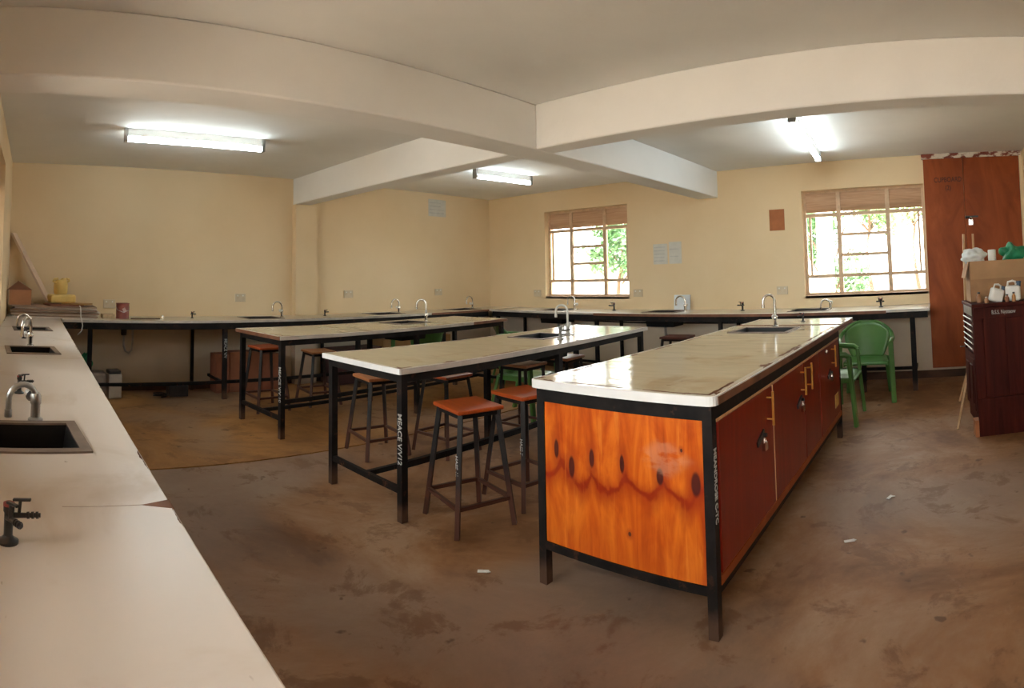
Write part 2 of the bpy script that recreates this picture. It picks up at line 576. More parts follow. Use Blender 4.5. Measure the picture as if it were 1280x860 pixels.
def tree(loc, h, rx, rz, label, leaf, seed, n=1500, lean=0):
    rnd = random.Random(seed)
    t = thing('tree', label, 'tree', loc)
    tr = nb()
    pts = [(lean * k / 5 * .4 + .08 * sin(k * 1.7), .05 * cos(k * 2.1), (h - rz * .7) * k / 5) for k in range(6)]
    tube(tr, pts, [.09 - .012 * k for k in range(6)], 9)
    for k in range(7):
        a = rnd.uniform(0, 2 * pi)
        z = h - rz * rnd.uniform(.9, 1.5)
        p0 = Vector((lean * .4, 0, z - .3))
        p2 = Vector((lean * .4 + cos(a) * rx * .8, sin(a) * rx * .8, z + rz * .6))
        tube(tr, [p0, (p0 + p2) / 2 + Vector((0, 0, .15)), p2], [.03, .02, .008], 6)
    obj('trunk', tr, BARK, t, smooth=True)
    bm = nb()
    clumps = []
    for k in range(16):
        a, e, q = rnd.uniform(0, 2 * pi), rnd.uniform(-.9, 1.2), rnd.uniform(.45, .95)
        clumps.append((Vector((lean * .4 + cos(a) * cos(e) * rx * q, sin(a) * cos(e) * rx * q, h - rz * .6 + sin(e) * rz * q)), rx * rnd.uniform(.25, .45)))
    for i in range(n):
        c, r = rnd.choice(clumps)
        d = Vector((rnd.gauss(0, 1), rnd.gauss(0, 1), rnd.gauss(0, .8))).normalized() * r * rnd.uniform(.5, 1.05)
        p = c + d
        u = Vector((rnd.gauss(0, 1), rnd.gauss(0, 1), rnd.gauss(0, .6))).normalized()
        w = u.orthogonal().normalized()
        L = rnd.uniform(.10, .22)
        vs_ = [bm.verts.new(p + q) for q in (-u * L * .1, u * L * .45 + w * L * .28, u * L, u * L * .45 - w * L * .28)]
        bm.faces.new(vs_)
    obj('foliage', bm, leaf, t, kind='stuff')
    return t

tree((-8.75, 14.0, -.25), 3.0, .95, .95, 'leafy tree behind the right panes of the left window', LEAF, 3, 1900, .5)
tree((-2.45, 12.6, -.25), 3.6, .95, 1.9, 'dense tree behind the veranda pillar, outside the right window', LEAF, 5, 2200, .2)
tree((-2.15, 18.0, -.25), 4.0, 1.3, .8, 'paler tree further off, behind the middle pane of right window', LEAF2, 8, 1700)
tree((-.75, 19.5, -.25), 4.3, .9, .8, 'distant tree at the right edge of the right window', LEAF2, 11, 1100)
tree((-15.4, 22.5, -.25), 2.6, 1.3, .6, 'faint far tree over the yard wall, left window', LEAF, 13, 1100)

# ------------------------------------------------------------------ strip lights
def striplight(p0, p1, label):
    p0, p1 = Vector(p0), Vector(p1)
    L = (p1 - p0).length
    c = (p0 + p1) / 2
    a = math.atan2(-(p1 - p0).x, (p1 - p0).y)
    r = thing('strip_light', label, 'light', (c.x, c.y, ZC), a, 'ceiling strip lights')
    obj('housing', bx(-.022, .022, -L / 2, L / 2, -.071, -.001), WHITEP, r, bev=.004)
    bm = nb()
    pts = []
    n = 12
    for s in (-1, 1):
        for k in range(n + 1):
            pass
    prof = [(.027 * cos(rad(140) - rad(280) * k / 8 - pi / 2), -.092 + .027 * sin(rad(140) - rad(280) * k / 8 - pi / 2)) for k in range(9)]
    ra = [bm.verts.new((x, -L / 2 + .02, z)) for x, z in prof]
    rb = [bm.verts.new((x, L / 2 - .02, z)) for x, z in prof]
    for k in range(8):
        bm.faces.new((ra[k], ra[k + 1], rb[k + 1], rb[k]))
    bm.faces.new(ra)
    bm.faces.new(rb)
    obj('diffuser', bm, LAMP, r, smooth=True)
    for s in (-1, 1):
        obj('end_cap', bx(-.036, .036, s * (L / 2 - .02), s * (L / 2 + .012), -.122, 0), GREYM, r, bev=.004)
    return r

striplight((-5.10, .80, 0), (-5.08, 2.13, 0), 'lit strip light on the ceiling bay at far left')
striplight((-5.02, 4.86, 0), (-4.92, 5.78, 0), 'lit strip light seen below the crossing of the two beams')
striplight((-1.13, 4.55, 0), (-1.30, 6.40, 0), 'lit strip light above the right window, seen end on')

# ------------------------------------------------------------------ sinks, taps
def sink(x, y, z, w, l, rz, label):
    r = thing('sink', label, 'sink', (x, y, z), rz, 'black laboratory sinks')
    t = .028
    bm = slab(rrect(0, 0, w + 2 * t, l + 2 * t), [rrect(0, 0, w - .01, l - .01)], 0.0, .006)
    obj('rim', bm, RIMB, r)
    b = nb()
    bot, top = rrect(0, 0, w - .06, l - .06), rrect(0, 0, w - .008, l - .008)
    out = rrect(0, 0, w + .004, l + .004)
    vi = [b.verts.new((*p, .003)) for p in top]
    vb = [b.verts.new((*p, -.17)) for p in bot]
    vo = [b.verts.new((*p, .003)) for p in out]
    vo2 = [b.verts.new((*p, -.185)) for p in rrect(0, 0, w - .04, l - .04)]
    for k in range(4):
        j = (k + 1) % 4
        b.faces.new((vi[k], vi[j], vb[j], vb[k]))
        b.faces.new((vo[k], vo[j], vi[j], vi[k]))
        b.faces.new((vo2[k], vo2[j], vo[j], vo[k]))
    b.faces.new(vb)
    b.faces.new(vo2[::-1])
    obj('basin', b, SINKB, r)
    obj('drain', lathe(nb(), [(.028, -.172), (.028, -.166), (.02, -.166), (.018, -.169)]), CHROME, r, smooth=True)
    return r

def make_faucet(name, H, reach, mat, label, loc, rz):
    r = thing(name, label, 'faucet', loc, rz, 'swan-neck taps')
    b = lathe(nb(), [(.026, 0), (.026, .008), (.017, .014), (.016, .055), (.019, .06), (.019, .085), (.012, .095)], seg=18)
    obj('base', b, mat, r, smooth=True)
    R = reach / 2
    pts = [(0, 0, .09), (0, 0, H * .45), (0, 0, H - R)]
    for k in range(1, 10):
        a = pi - pi * 1.0 * k / 9
        pts.append((R + R * cos(a), 0, H - R + R * sin(a)))
    pts.append((reach, 0, H - R - .03))
    b = tube(nb(), pts, .0105, 10)
    cyl(b, (reach, 0, H - R - .03), (reach, 0, H - R - .055), .013, seg=12)
    obj('spout', b, mat, r, smooth=True)
    b = cyl(nb(), (0, 0, .07), (0, -.04, .078), .010, seg=10)
    cyl(b, (0, -.036, .077), (0, -.062, .082), .021, .017, 12)
    obj('knob', b, WHITEP if mat is CHROME else mat, r, smooth=True)
    return r

def make_gas(label, loc, rz, BLACKP=BLACKP):
    r = thing('gas_tap', label, 'tap', loc, rz, 'black gas taps')
    obj('base', lathe(nb(), [(.03, 0), (.03, .006), (.018, .012), (.013, .02)], seg=16), BLACKP, r, smooth=True)
    obj('column', lathe(nb(), [(.013, .01), (.013, .08), (.016, .085), (.016, .098), (.010, .103)], seg=14), BLACKP, r, smooth=True)
    for s in (-1, 1):
        b = cyl(nb(), (.0, s * .008, .07), (.075, s * .045, .078), .008, .006, 10)
        for k in range(3):
            f = .55 + .15 * k
            p = Vector((.075 * f, s * (.008 + .037 * f), .07 + .008 * f))
            q = p + Vector((.006, s * .003, .001))
            cyl(b, p, q, .0095, seg=10)
        obj('nozzle', b, BLACKP, r, smooth=True)
        b = bar(nb(), (.02, s * .02, .075), (.022, s * .022, .112), .009)
        bar(b, (.004, s * .012, .112), (.052, s * .03, .118), .012, .007)
        obj('lever', b, BLACKP, r, bev=.002)
    return r

# ------------------------------------------------------------------ fixed benches along three walls
SR = rad(5)
cs = [(-1.79, -.035, .28, .36), (-3.74, .01, .30, .28), (-5.13, .01, .28, .28)]
side = thing('side_counter', 'long pale counter with three sinks running along the near left wall', 'counter', (-3.30, .02, 0))
hol = [rrect(x + 3.30, y - .02, w + .012, l + .012, SR) for x, y, w, l in cs]
obj('worktop', slab(rect(-3.655, 3.65, -.30, .30), hol, .868, .9), mat_laminate('side_counter_laminate', 3.66, .30, 2.3, (.60, .545, .50), .42, .18, .02, .3, 0), side, bev=.004)
obj('joint_line', bx(2.0285, 2.030, .06, .25, .8995, .9005), simple('dark_seam', (.34, .25, .20), .8), side)
bm = nb()
v = [bm.verts.new(p) for p in ((2.03, .235, .9008), (2.06, .3008, .9008), (2.01, .3008, .9008), (2.03, .235, .899), (2.06, .3008, .885), (2.01, .3008, .885))]
for f in ((0, 1, 2), (5, 4, 3), (0, 3, 4, 1), (1, 4, 5, 2), (2, 5, 3, 0)):
    bm.faces.new([v[k] for k in f])
obj('chipped_notch', bm, EDGEB, side)
obj('apron', bx(-3.60, 3.62, .255, .285, .81, .866), STEEL, side)
for x in (-2.9, -1.5, .2, 1.9, 3.5):
    for y in (-.24, .255):
        obj('leg', bx(x - .022, x + .022, y - .022, y + .022, 0, .866), STEEL, side)
obj('rail', bx(-3.6, 3.6, .24, .265, .16, .19), STEEL, side)

lb = thing('fixed_bench', 'pale topped bench with black legs along the far left wall', 'bench', (-6.62, 3.70, 0))
lh = [(-6.60, 2.76, .34, .42), (-6.60, 4.60, .34, .42), (-6.62, 6.10, .34, .40)]
hol = [rrect(x + 6.62, y - 3.70, w + .012, l + .012) for x, y, w, l in lh]
obj('worktop', slab(rect(-.335, .335, -3.355, 3.365), hol, .872, .9), mat_laminate('left_bench_laminate', .335, 3.365, 4.1, (.50, .43, .31), .5, .35, .03, .28), lb, bev=.003)
obj('edging', bx(.335, .340, -3.355, 1.5, .874, .9), EDGEG, lb)
obj('edging', bx(.335, .340, 1.5, 2.65, .872, .9), EDGEB, lb, label='bare reddish brown edging')
obj('apron', bx(.30, .334, -3.355, 2.64, .80, .870), STEEL, lb)
for y in (-3.05, -1.50, .3, 1.75):
    obj('leg', bx(.275, .325, y - .025, y + .025, 0, .80), STEEL, lb)
for y in (-1.72, .10, 1.55):
    obj('leg', bx(-.31, -.275, y - .018, y + .018, 0, .872), STEEL, lb)
obj('foot_rail', bx(.21, .245, -3.3, 2.6, .165, .20), STEELR, lb)
for y in (-3.05, -1.50, .3, 1.75):
    obj('rail', bx(-.31, .29, y - .015, y + .015, .165, .195), STEELR, lb)
text('MEACE V/V', .05, STENCIL, lb, Matrix.Translation((.326, -1.50, .58)) @ Matrix.Rotation(pi / 2, 4, 'Z') @ Matrix.Rotation(pi / 2, 4, 'X') @ Matrix.Rotation(-pi / 2, 4, 'Z'), sx=.9)
# waste hose loop below
b = tube(nb(), [(-.05, -2.62, .72), (-.05, -2.62, .58), (-.04, -2.60, .52), (-.03, -2.56, .50), (-.02, -2.53, .53), (-.02, -2.52, .62), (-.02, -2.52, .80)], .012, 8)
obj('waste_hose', b, GREYM, lb, smooth=True)
obj('trap', lathe(nb(), [(.03, .70), (.035, .72), (.035, .79), (.02, .80)], (-.05, -2.62, 0)), BLACKP, lb, smooth=True)

bb = thing('fixed_bench', 'pale topped bench with black legs below the back windows', 'bench', (-3.20, 6.715, 0))
bh = [(-5.22, 6.70, .42, .34), (-3.46, 6.70, .42, .34), (-1.53, 6.70, .42, .34)]
hol = [rrect(x + 3.20, y - 6.715, w + .012, l + .012) for x, y, w, l in bh]
obj('worktop', slab(rect(-3.08, 3.08, -.355, .353), hol, .872, .9), mat_laminate('back_bench_laminate', 3.08, .355, 6.4, (.58, .53, .45), .4, .35, .04, .2), bb, bev=.003)
obj('edging', bx(-3.07, -1.15, -.361, -.355, .874, .9), EDGEG, bb)
obj('edging', bx(-1.15, 2.6, -.361, -.355, .862, .894), EDGEB, bb, label='bare maroon brown edging')
obj('edging', bx(2.6, 3.08, -.361, -.355, .872, .9), EDGEG, bb)
obj('apron', bx(-3.02, 3.06, -.354, -.32, .80, .870), STEEL, bb)
for x in (-2.93, -1.12, .64, 2.32, 2.885):
    w = .028 if x > 2.5 else .022
    obj('leg', bx(x - w, x + w, -.345, -.345 + 2 * w, 0, .80), STEEL, bb)
for x in (-2.93, -1.12, .64, 2.25):
    obj('leg', bx(x - .018, x + .018, .28, .32, 0, .872), STEEL, bb)
for x in (-2.93, -1.12, .64, 2.885):
    obj('rail', bx(x - .014, x + .014, -.32, .32, .16, .19), STEELR, bb)
obj('foot_rail', bx(-2.9, 2.86, .23, .26, .13, .165), STEELR, bb)
b = tube(nb(), [(-2.9, .30, .75), (-1.0, .30, .72), (.6, .30, .73), (2.2, .30, .74)], .011, 7)
obj('water_pipe', b, BLACKP, bb, smooth=True)
for x in (-2.02, -.26, 1.67):
    b = tube(nb(), [(x, .0, .72), (x, .0, .6), (x + .04, .1, .54), (x + .05, .25, .50), (x + .05, .335, .50)], .02, 9)
    obj('waste_pipe', b, GREYM, bb, smooth=True)

LABS = ['nearest black sink at the left edge, set in the side counter', 'black sink in the middle of the side counter', 'farthest black sink of the side counter, by the cardboard stack']
for (x, y, w, l), la in zip(cs, LABS):
    sink(x, y, .9, w, l, SR, la)
for (x, y, w, l), la in zip(lh, ['black sink in the left wall bench, under the single socket', 'black sink in left wall bench, behind the far table', 'black sink in the left wall bench near the room corner']):
    sink(x, y, .9, w, l, 0, la)
for (x, y, w, l), la in zip(bh, ['black sink below the left window', 'black sink in front of the white card at back wall', 'black sink below the right window']):
    sink(x, y, .9, w, l, 0, la)

f1 = make_faucet('faucet', .125, .10, GREYM, 'dull chrome swan-neck tap with round knob at the nearest sink', (-1.985, .025, .9), rad(-66))
f2 = make_faucet('faucet', .195, .13, CHROME, 'chrome swan-neck tap seen end on at the middle side-counter sink', (-3.945, .00, .9), rad(-25))
f3 = make_faucet('faucet', .115, .12, CHROME, 'low chrome swan-neck tap at the side-counter sink by the cardboard', (-5.33, -.01, .9), rad(-75))
for x, y, rz, la in ((-6.62, 3.06, rad(-90), 'chrome swan-neck tap on left bench beside the pilaster'), (-6.62, 4.88, rad(-90), 'swan-neck tap on left bench behind the far table'), (-6.66, 6.36, rad(-90), 'swan-neck tap on left bench nearest the room corner')):
    dup(f2, (x, y, .9), rz, la)
for x, rz, la in ((-4.96, pi, 'slim swan-neck tap in front of the left window'), (-3.20, pi, 'swan-neck tap against the white card on back bench'), (-1.30, pi, 'low chrome swan-neck tap under the right window')):
    dup(f3 if x > -2 else f2, (x, 6.78, .9), rz, la)
gt = make_gas('nearest black gas tap, at the left edge of side counter', (-1.10, -.03, .9), rad(55))
gt.scale = (.68, .68, .68)
obj('cap', lathe(nb(), [(.0165, .099), (.0165, .106), (.010, .109)], seg=14), simple('faded_red_cap', (.30, .06, .05), .5), gt, label='faded red cap')
for x, y, rz, la in ((-2.42, -.04, rad(50), 'black gas tap just beyond the nearest sink on side counter'), (-4.40, -.05, rad(60), 'black gas tap beyond the middle side-counter sink'),
                     (-6.66, 1.90, 0, 'black gas tap on left bench before the first socket'), (-6.66, 3.70, 0, 'black gas tap on left bench at the pilaster')):
    dup(gt, (x, y, .9), rz, la)
for x, la in ((-4.30, 'black gas tap under the right part of left window'), (-2.42, 'black gas tap on back bench between the two windows'), (-.70, 'black gas tap under the right part of right window')):
    dup(gt, (x, 6.80, .9), rad(-90), la).scale = (.95, .95, .95)

# ------------------------------------------------------------------ free-standing laboratory tables
def lab_table(x, y, rz, w, l, zt, label, near_mat, side_mats, sinkpos, seed, lettering):
    """origin at the middle of the near end; +y runs along the table"""
    r = thing('lab_table', label, 'table', (x, y, 0), rz, 'laboratory tables')
    hx, hy = w / 2, l / 2
    su, sv, sw, sl = sinkpos
    bm = slab(rect(-hx, hx, -hy, hy), [rrect(su, sv - hy, sw + .012, sl + .012)], zt - .03, zt)
    obj('worktop', bm, mat_laminate('table_laminate', hx, hy, seed, (.48, .415, .29), .5, 1.0, .05, .15), r, loc=(0, hy, 0))
    obj('edging', bx(-hx, hx, -.007, 0, zt - .033, zt - .001), near_mat, r, label='end edging strip')
    for (a, b_, m) in side_mats:
        obj('edging', bx(hx, hx + .006, a * l, b_ * l, zt - .032, zt - .001), m, r)
    obj('edging', bx(-hx - .006, -hx, 0, l, zt - .032, zt - .001), EDGEG, r)
    obj('edging', bx(-hx, hx, l, l + .006, zt - .032, zt - .001), EDGEG, r)
    t = .045
    i = .03
    fr = nb()
    bx(-hx + i, hx - i, i, i + .03, zt - .085, zt - .031, fr)
    bx(-hx + i, hx - i, l - i - .03, l - i, zt - .085, zt - .031, fr)
    bx(-hx + i, -hx + i + .03, i + .03, l - i - .03, zt - .085, zt - .031, fr)
    bx(hx - i - .03, hx - i, i + .03, l - i - .03, zt - .085, zt - .031, fr)
    obj('apron', fr, STEEL, r)
    for yy in (i + t / 2, l * .53, l - i - t / 2):
        for s in (-1, 1):
            c = s * (hx - i - t / 2)
            obj('leg', bx(c - t / 2, c + t / 2, yy - t / 2, yy + t / 2, 0, zt - .085), STEEL, r)
    obj('end_rail', bx(-hx + i + t, hx - i - t, i + .008, i + .036, .155, .19), STEELR, r)
    obj('end_rail', bx(-hx + i + t, hx - i - t, l - i - .036, l - i - .008, .155, .19), STEELR, r)
    obj('long_rail', bx(-.015, .015, i + .036, l - i - .036, .155, .185), STEEL, r)
    c = hx - i - t / 2
    obj('long_rail', bx(c - .012, c + .012, i + t, l - i - t, .30, .335), STEEL, r)
    a4 = Matrix.Translation((hx - i - t * .40, i - .0012, .47)) @ Matrix.Rotation(pi / 2, 4, 'X') @ Matrix.Rotation(-pi / 2, 4, 'Z')
    text(lettering, .052, STENCIL, r, a4, sx=.95)
    return r

T2 = (-3.111, 1.969, .031, .868, 3.0, .88)
T3 = (-5.0, 2.05, .088, .886, 3.12, .89)
def loc2(Tt, u, v):
    c, s_ = cos(Tt[2]), sin(Tt[2])
    return Tt[0] + c * u - s_ * v, Tt[1] + s_ * u + c * v
lab_table(*T2, 'middle long lab table with white front edge and chipped top', EDGEW, [(0, 1, EDGEG)], (-.05, 1.93, .33, .40), 1.0, 'MEACE V/V12')
lab_table(*T3, 'far long lab table with bare brown front edge', EDGEB, [(0, .80, EDGEG), (.80, 1, EDGEB)], (-.12, 1.95, .33, .40), 9.0, 'MEACE V/V 10')
sx_, sy_ = loc2(T2, -.05, 1.93)
sink(sx_, sy_, .88, .33, .40, .031, 'black sink in the middle lab table')
px_, py_ = loc2(T2, .03, 2.22)
make_faucet('faucet', .255, .11, simple('whitish_tap', (.60, .60, .57), .4, .3), 'tall whitish swan-neck tap on the middle lab table', (px_, py_, .88), rad(-160))
px_, py_ = loc2(T2, .25, 1.80)
make_gas('grey double gas tap beside the sink on the middle lab table', (px_, py_, .88), rad(20), simple('worn_grey_tap', (.22, .22, .21), .4, .5, .3))
sx_, sy_ = loc2(T3, -.12, 1.95)
sink(sx_, sy_, .89, .33, .40, .088, 'black sink in the far lab table')
px_, py_ = loc2(T3, -.03, 2.20)
make_faucet('faucet', .255, .11, CHROME, 'tall chrome swan-neck tap on the far lab table', (px_, py_, .89), rad(-140))

# ------------------------------------------------------------------ front island with orange end panel and red doors
IZ = .925
IW, IL, IC = .912, 3.30, 2.70
isl = thing('island_bench', 'big front bench with an orange wood end panel and red cupboard doors', 'bench', (-1.320, 2.062, 0), -.012)
hx = IW / 2

def mat_end_panel():
    t = NT('orange_varnished_plywood', .3)
    t.b.inputs['Coat Weight'].default_value = .35
    t.b.inputs['Coat Roughness'].default_value = .15
    x, y, z = t.xyz()
    KN = [(-.33, .62, .014, .045), (-.245, .555, .017, .050), (-.135, .61, .014, .042), (.02, .61, .012, .040), (.20, .585, .017, .036), (.36, .575, .022, .050), (.30, .70, .006, .008), (.05, .33, .008, .010)]
    kd = None
    for kx, kz, a, b in KN:
        dx = t.mth('DIVIDE', t.mth('SUBTRACT', x, kx), a)
        dz = t.mth('DIVIDE', t.mth('SUBTRACT', z, kz), b)
        d = t.mth('SQRT', t.mth('ADD', t.mth('MULTIPLY', dx, dx), t.mth('MULTIPLY', dz, dz)))
        kd = d if kd is None else t.mth('MINIMUM', kd, d)
    g = t.noise(1.5, 6, .6, 2.2, (7, 7, .8))
    g2 = t.noise(2.2, 4, .6, 1.5, (2.2, 2.2, 1.0), off=(3, 0, 1))
    base = t.ramp(t.mth('MULTIPLY', t.mth('ADD', g, g2), .5), [(.34, (.36, .042, .004)), (.47, (.55, .092, .007)), (.60, (.70, .165, .014))])
    # red swirls hanging below the knots
    xd = t.mth('ADD', x, t.mth('MULTIPLY', t.mth('SUBTRACT', t.noise(4, 2, .5, 0, (1, 1, .4), off=(2, 7, 1)), .5), .26))
    arc = t.mth('ABSOLUTE', t.mth('SINE', t.mth('MULTIPLY', t.mth('ADD', xd, .135), pi / .165)))
    zz = t.mth('SUBTRACT', t.mth('ADD', z, t.mth('MULTIPLY', t.mth('SUBTRACT', t.noise(6, 4, .6, .4, (1, 1, .6)), .5), .20)), t.mth('SUBTRACT', .075, t.mth('MULTIPLY', arc, .080)))
    band = t.mth('MULTIPLY', t.smooth(zz, .37, .475), t.smooth(zz, .560, .485))
    core2 = t.mth('MULTIPLY', t.smooth(zz, .455, .480), t.smooth(zz, .512, .486))
    band = t.mth('ADD', t.mth('MULTIPLY', band, .6), t.mth('MULTIPLY', core2, .4))
    base = t.mix(t.mth('MULTIPLY', band, .95), base, (.27, .016, .004))
    fl = t.smooth(t.noise(2.0, 5, .6, 1.0, (16, 16, .7), off=(9, 2, 5)), .60, .70)
    base = t.mix(t.mth('MULTIPLY', fl, .45), base, (.80, .27, .04))
    halo = t.smooth(kd, 3.2, 1.0)
    base = t.mix(t.mth('MULTIPLY', halo, .55), base, (.33, .035, .008))
    core = t.smooth(kd, 1.15, .7)
    base = t.mix(t.mth('MULTIPLY', core, .92), base, (.060, .012, .012))
    scuff = t.mth('MULTIPLY', t.smooth(t.mth('ADD', t.mth('ABSOLUTE', t.mth('SUBTRACT', x, .22)), t.mth('MULTIPLY', t.mth('ABSOLUTE', t.mth('SUBTRACT', z, .66)), 1.4)), .16, .08), t.smooth(t.noise(9, 4, .6, 0, (1, 1, 2)), .42, .6))
    base = t.mix(t.mth('MULTIPLY', scuff, .28), base, (.62, .36, .24))
    t.color(base)
    t.bump(g, .05, .004)
    return t.m

hol = [rrect(-.08, 2.30 - IL / 2, .44, .36)]
def rounded(x0, x1, y0, y1, r):
    pts = []
    for cx, cy, a0 in ((x0 + r, y0 + r, pi), (x1 - r, y0 + r, 1.5 * pi), (x1 - r, y1 - r, 0), (x0 + r, y1 - r, .5 * pi)):
        for k in range(5):
            a = a0 + pi / 2 * k / 4
            pts.append((cx + r * cos(a), cy + r * sin(a)))
    return pts
SEAM = 2.66
top = slab(rounded(-hx, hx, -IL / 2, SEAM - IL / 2, .03), hol, IZ - .032, IZ)
obj('worktop', top, mat_laminate('island_laminate', hx, IL / 2, 14.0, (.50, .44, .325), .6, 1.0, .075, .13), isl, loc=(0, IL / 2, 0))
obj('end_worktop', slab(rect(-hx, hx, -.305, .315), [], IZ - .036, IZ - .004), mat_laminate('island_end_laminate', hx, .315, 16.0, (.50, .45, .35), .5, .8, .05, .14), isl, loc=(0, SEAM + .325, 0))
obj('joint_strip', bx(-hx, hx, SEAM, SEAM + .02, IZ - .03, IZ + .004), EDGEB, isl)
obj('edging', slab(rounded(-hx - .006, hx + .006, -.008, SEAM, .034), [rounded(-hx + .004, hx - .004, .004, SEAM - .004, .03)], IZ - .038, IZ - .001), EDGEW, isl)
obj('edging', bx(hx + .006, hx + .011, .03, SEAM + .6, IZ - .036, IZ - .006), EDGEB, isl, label='bare brown chipped edging')
fr = nb()
i, t = .018, .042
bx(-hx + i, hx - i, i, i + .03, IZ - .10, IZ - .039, fr)
bx(-hx + i, hx - i, IC - i - .03, IC - i, IZ - .10, IZ - .039, fr)
bx(-hx + i, -hx + i + .03, i + .03, IC - i - .03, IZ - .10, IZ - .039, fr)
bx(hx - i - .03, hx - i, i + .03, IC - i - .03, IZ - .10, IZ - .039, fr)
obj('apron', fr, STEEL, isl)
STEELI = mat_steel('chipped_black_steel', .25)
for yy in (i + t / 2, IC - i - t / 2):
    for s in (-1, 1):
        c = s * (hx - i - t / 2)
        obj('leg', bx(c - t / 2, c + t / 2, yy - t / 2, yy + t / 2, 0, IZ - .10), STEELI, isl)
ZB0 = .19
fr = nb()
bx(-hx + i + t, hx - i - t, i, i + .035, ZB0 - .03, ZB0 + .005, fr)
bx(hx - i - .035, hx - i, i + t, IC - i - t, ZB0 - .03, ZB0, fr)
bx(-hx + i, -hx + i + .035, i + t, IC - i - t, ZB0 - .03, ZB0, fr)
bx(-hx + i + t, hx - i - t, IC - i - .035, IC - i, ZB0 - .03, ZB0, fr)
obj('bottom_rail', fr, STEEL, isl)
p = obj('end_panel', bx(-hx + i + t, hx - i - t, i + .006, i + .022, ZB0 + .006, IZ - .101), mat_end_panel(), isl, label='orange knotty plywood end panel')
obj('back_panel', bx(-hx + i + t, hx - i - t, IC - i - .022, IC - i - .006, ZB0, IZ - .101), CUPW, isl)
obj('side_panel', bx(-hx + i + .008, -hx + i + .024, i + t, IC - i - t, ZB0, IZ - .101), CUPW, isl)
obj('base_board', bx(-hx + i + .036, hx - i - .036, i + .036, IC - i - .036, ZB0 - .02, ZB0), CUPW, isl)
xs = hx - i
obj('plinth_strip', bx(xs - .012, xs + .004, i + t, IC - i - t, ZB0, ZB0 + .035), CUPW, isl)
obj('top_strip', bx(xs - .012, xs + .001, i + t, IC - i - t, IZ - .112, IZ - .100), PALEW, isl)
doors = [(.075, .795, .70, .56), (.805, 1.455, 1.375, 1.30), (1.465, 1.90, 1.54, None), (1.91, 2.625, 2.33, 2.19)]
for k, (a, b_, hy_, ly) in enumerate(doors):
    d = obj('door', bx(xs - .016, xs + .002, a, b_, ZB0 + .038, IZ - .114), REDWOOD, isl, bev=.003)
    z0, z1 = .635, .80
    hb = nb()
    cyl(hb, (xs + .034, hy_, z0), (xs + .034, hy_, z1), .0065, seg=10)
    for z in (z0 + .03, z1 - .03):
        cyl(hb, (xs + .001, hy_, z), (xs + .034, hy_, z), .0045, seg=8)
    obj('handle', hb, BRASS, d, smooth=True)
    if ly:
        lb_ = nb()
        box(lb_, (xs + .006, ly + .02, .605), (.008, .11, .026), rx=.35)
        cyl(lb_, (xs + .004, ly + .05, .612), (xs + .028, ly + .05, .612), .010, seg=10)
        obj('hasp', lb_, BLACKP, d)
        lk = nb()
        tube(lk, [(xs + .022, ly + .03 + .014 * cos(q), .585 + .02 * sin(q)) for q in [pi * j / 8 for j in range(9)]], .0035, 7)
        box(lk, (xs + .022, ly + .03, .566), (.016, .042, .038))
        obj('padlock', lk, CHROME, d)
obj('door_edge', bx(xs - .005, xs + .004, .796, .804, ZB0 + .04, IZ - .114), PALEW, isl)
st = obj('sticker', bx(xs + .002, xs + .004, 2.40, 2.54, .30, .40), simple('yellowed_sticker', (.55, .38, .12), .7, 0, .2, 20), isl)
obj('knob', lathe(nb(), [(.014, -.003), (.016, .006), (.010, .014)], (0, 0, 0)), CHROME, isl, smooth=True)
kn = [o for o in isl.children if o.name.startswith('knob')][-1]
kn.location = (xs + .003, 2.12, .78)
kn.rotation_euler = (0, pi / 2, 0)
a4 = Matrix.Translation((hx - i + .0012, i + t * .45, .575)) @ Matrix.Rotation(pi / 2, 4, 'Z') @ Matrix.Rotation(pi / 2, 4, 'X') @ Matrix.Rotation(-pi / 2, 4, 'Z')
text('MEANDROSE C-TC', .034, STENCIL, isl, a4, sx=1.0)
c, s_ = cos(-.012), sin(-.012)
def il(u, v):
    return -1.320 + c * u - s_ * v, 2.062 + s_ * u + c * v
q = il(-.08, 2.30)
sink(q[0], q[1], IZ, .428, .348, -.012, 'black sink in the front bench with red doors')
q = il(-.07, 2.56)
make_faucet('faucet', .265, .10, CHROME, 'tall chrome swan-neck tap on the front bench', (q[0], q[1], IZ), rad(-150))
q = il(.05, 3.02)
dup(gt, (q[0], q[1], IZ - .004), rad(-100), 'black gas tap at the far end of the front bench')

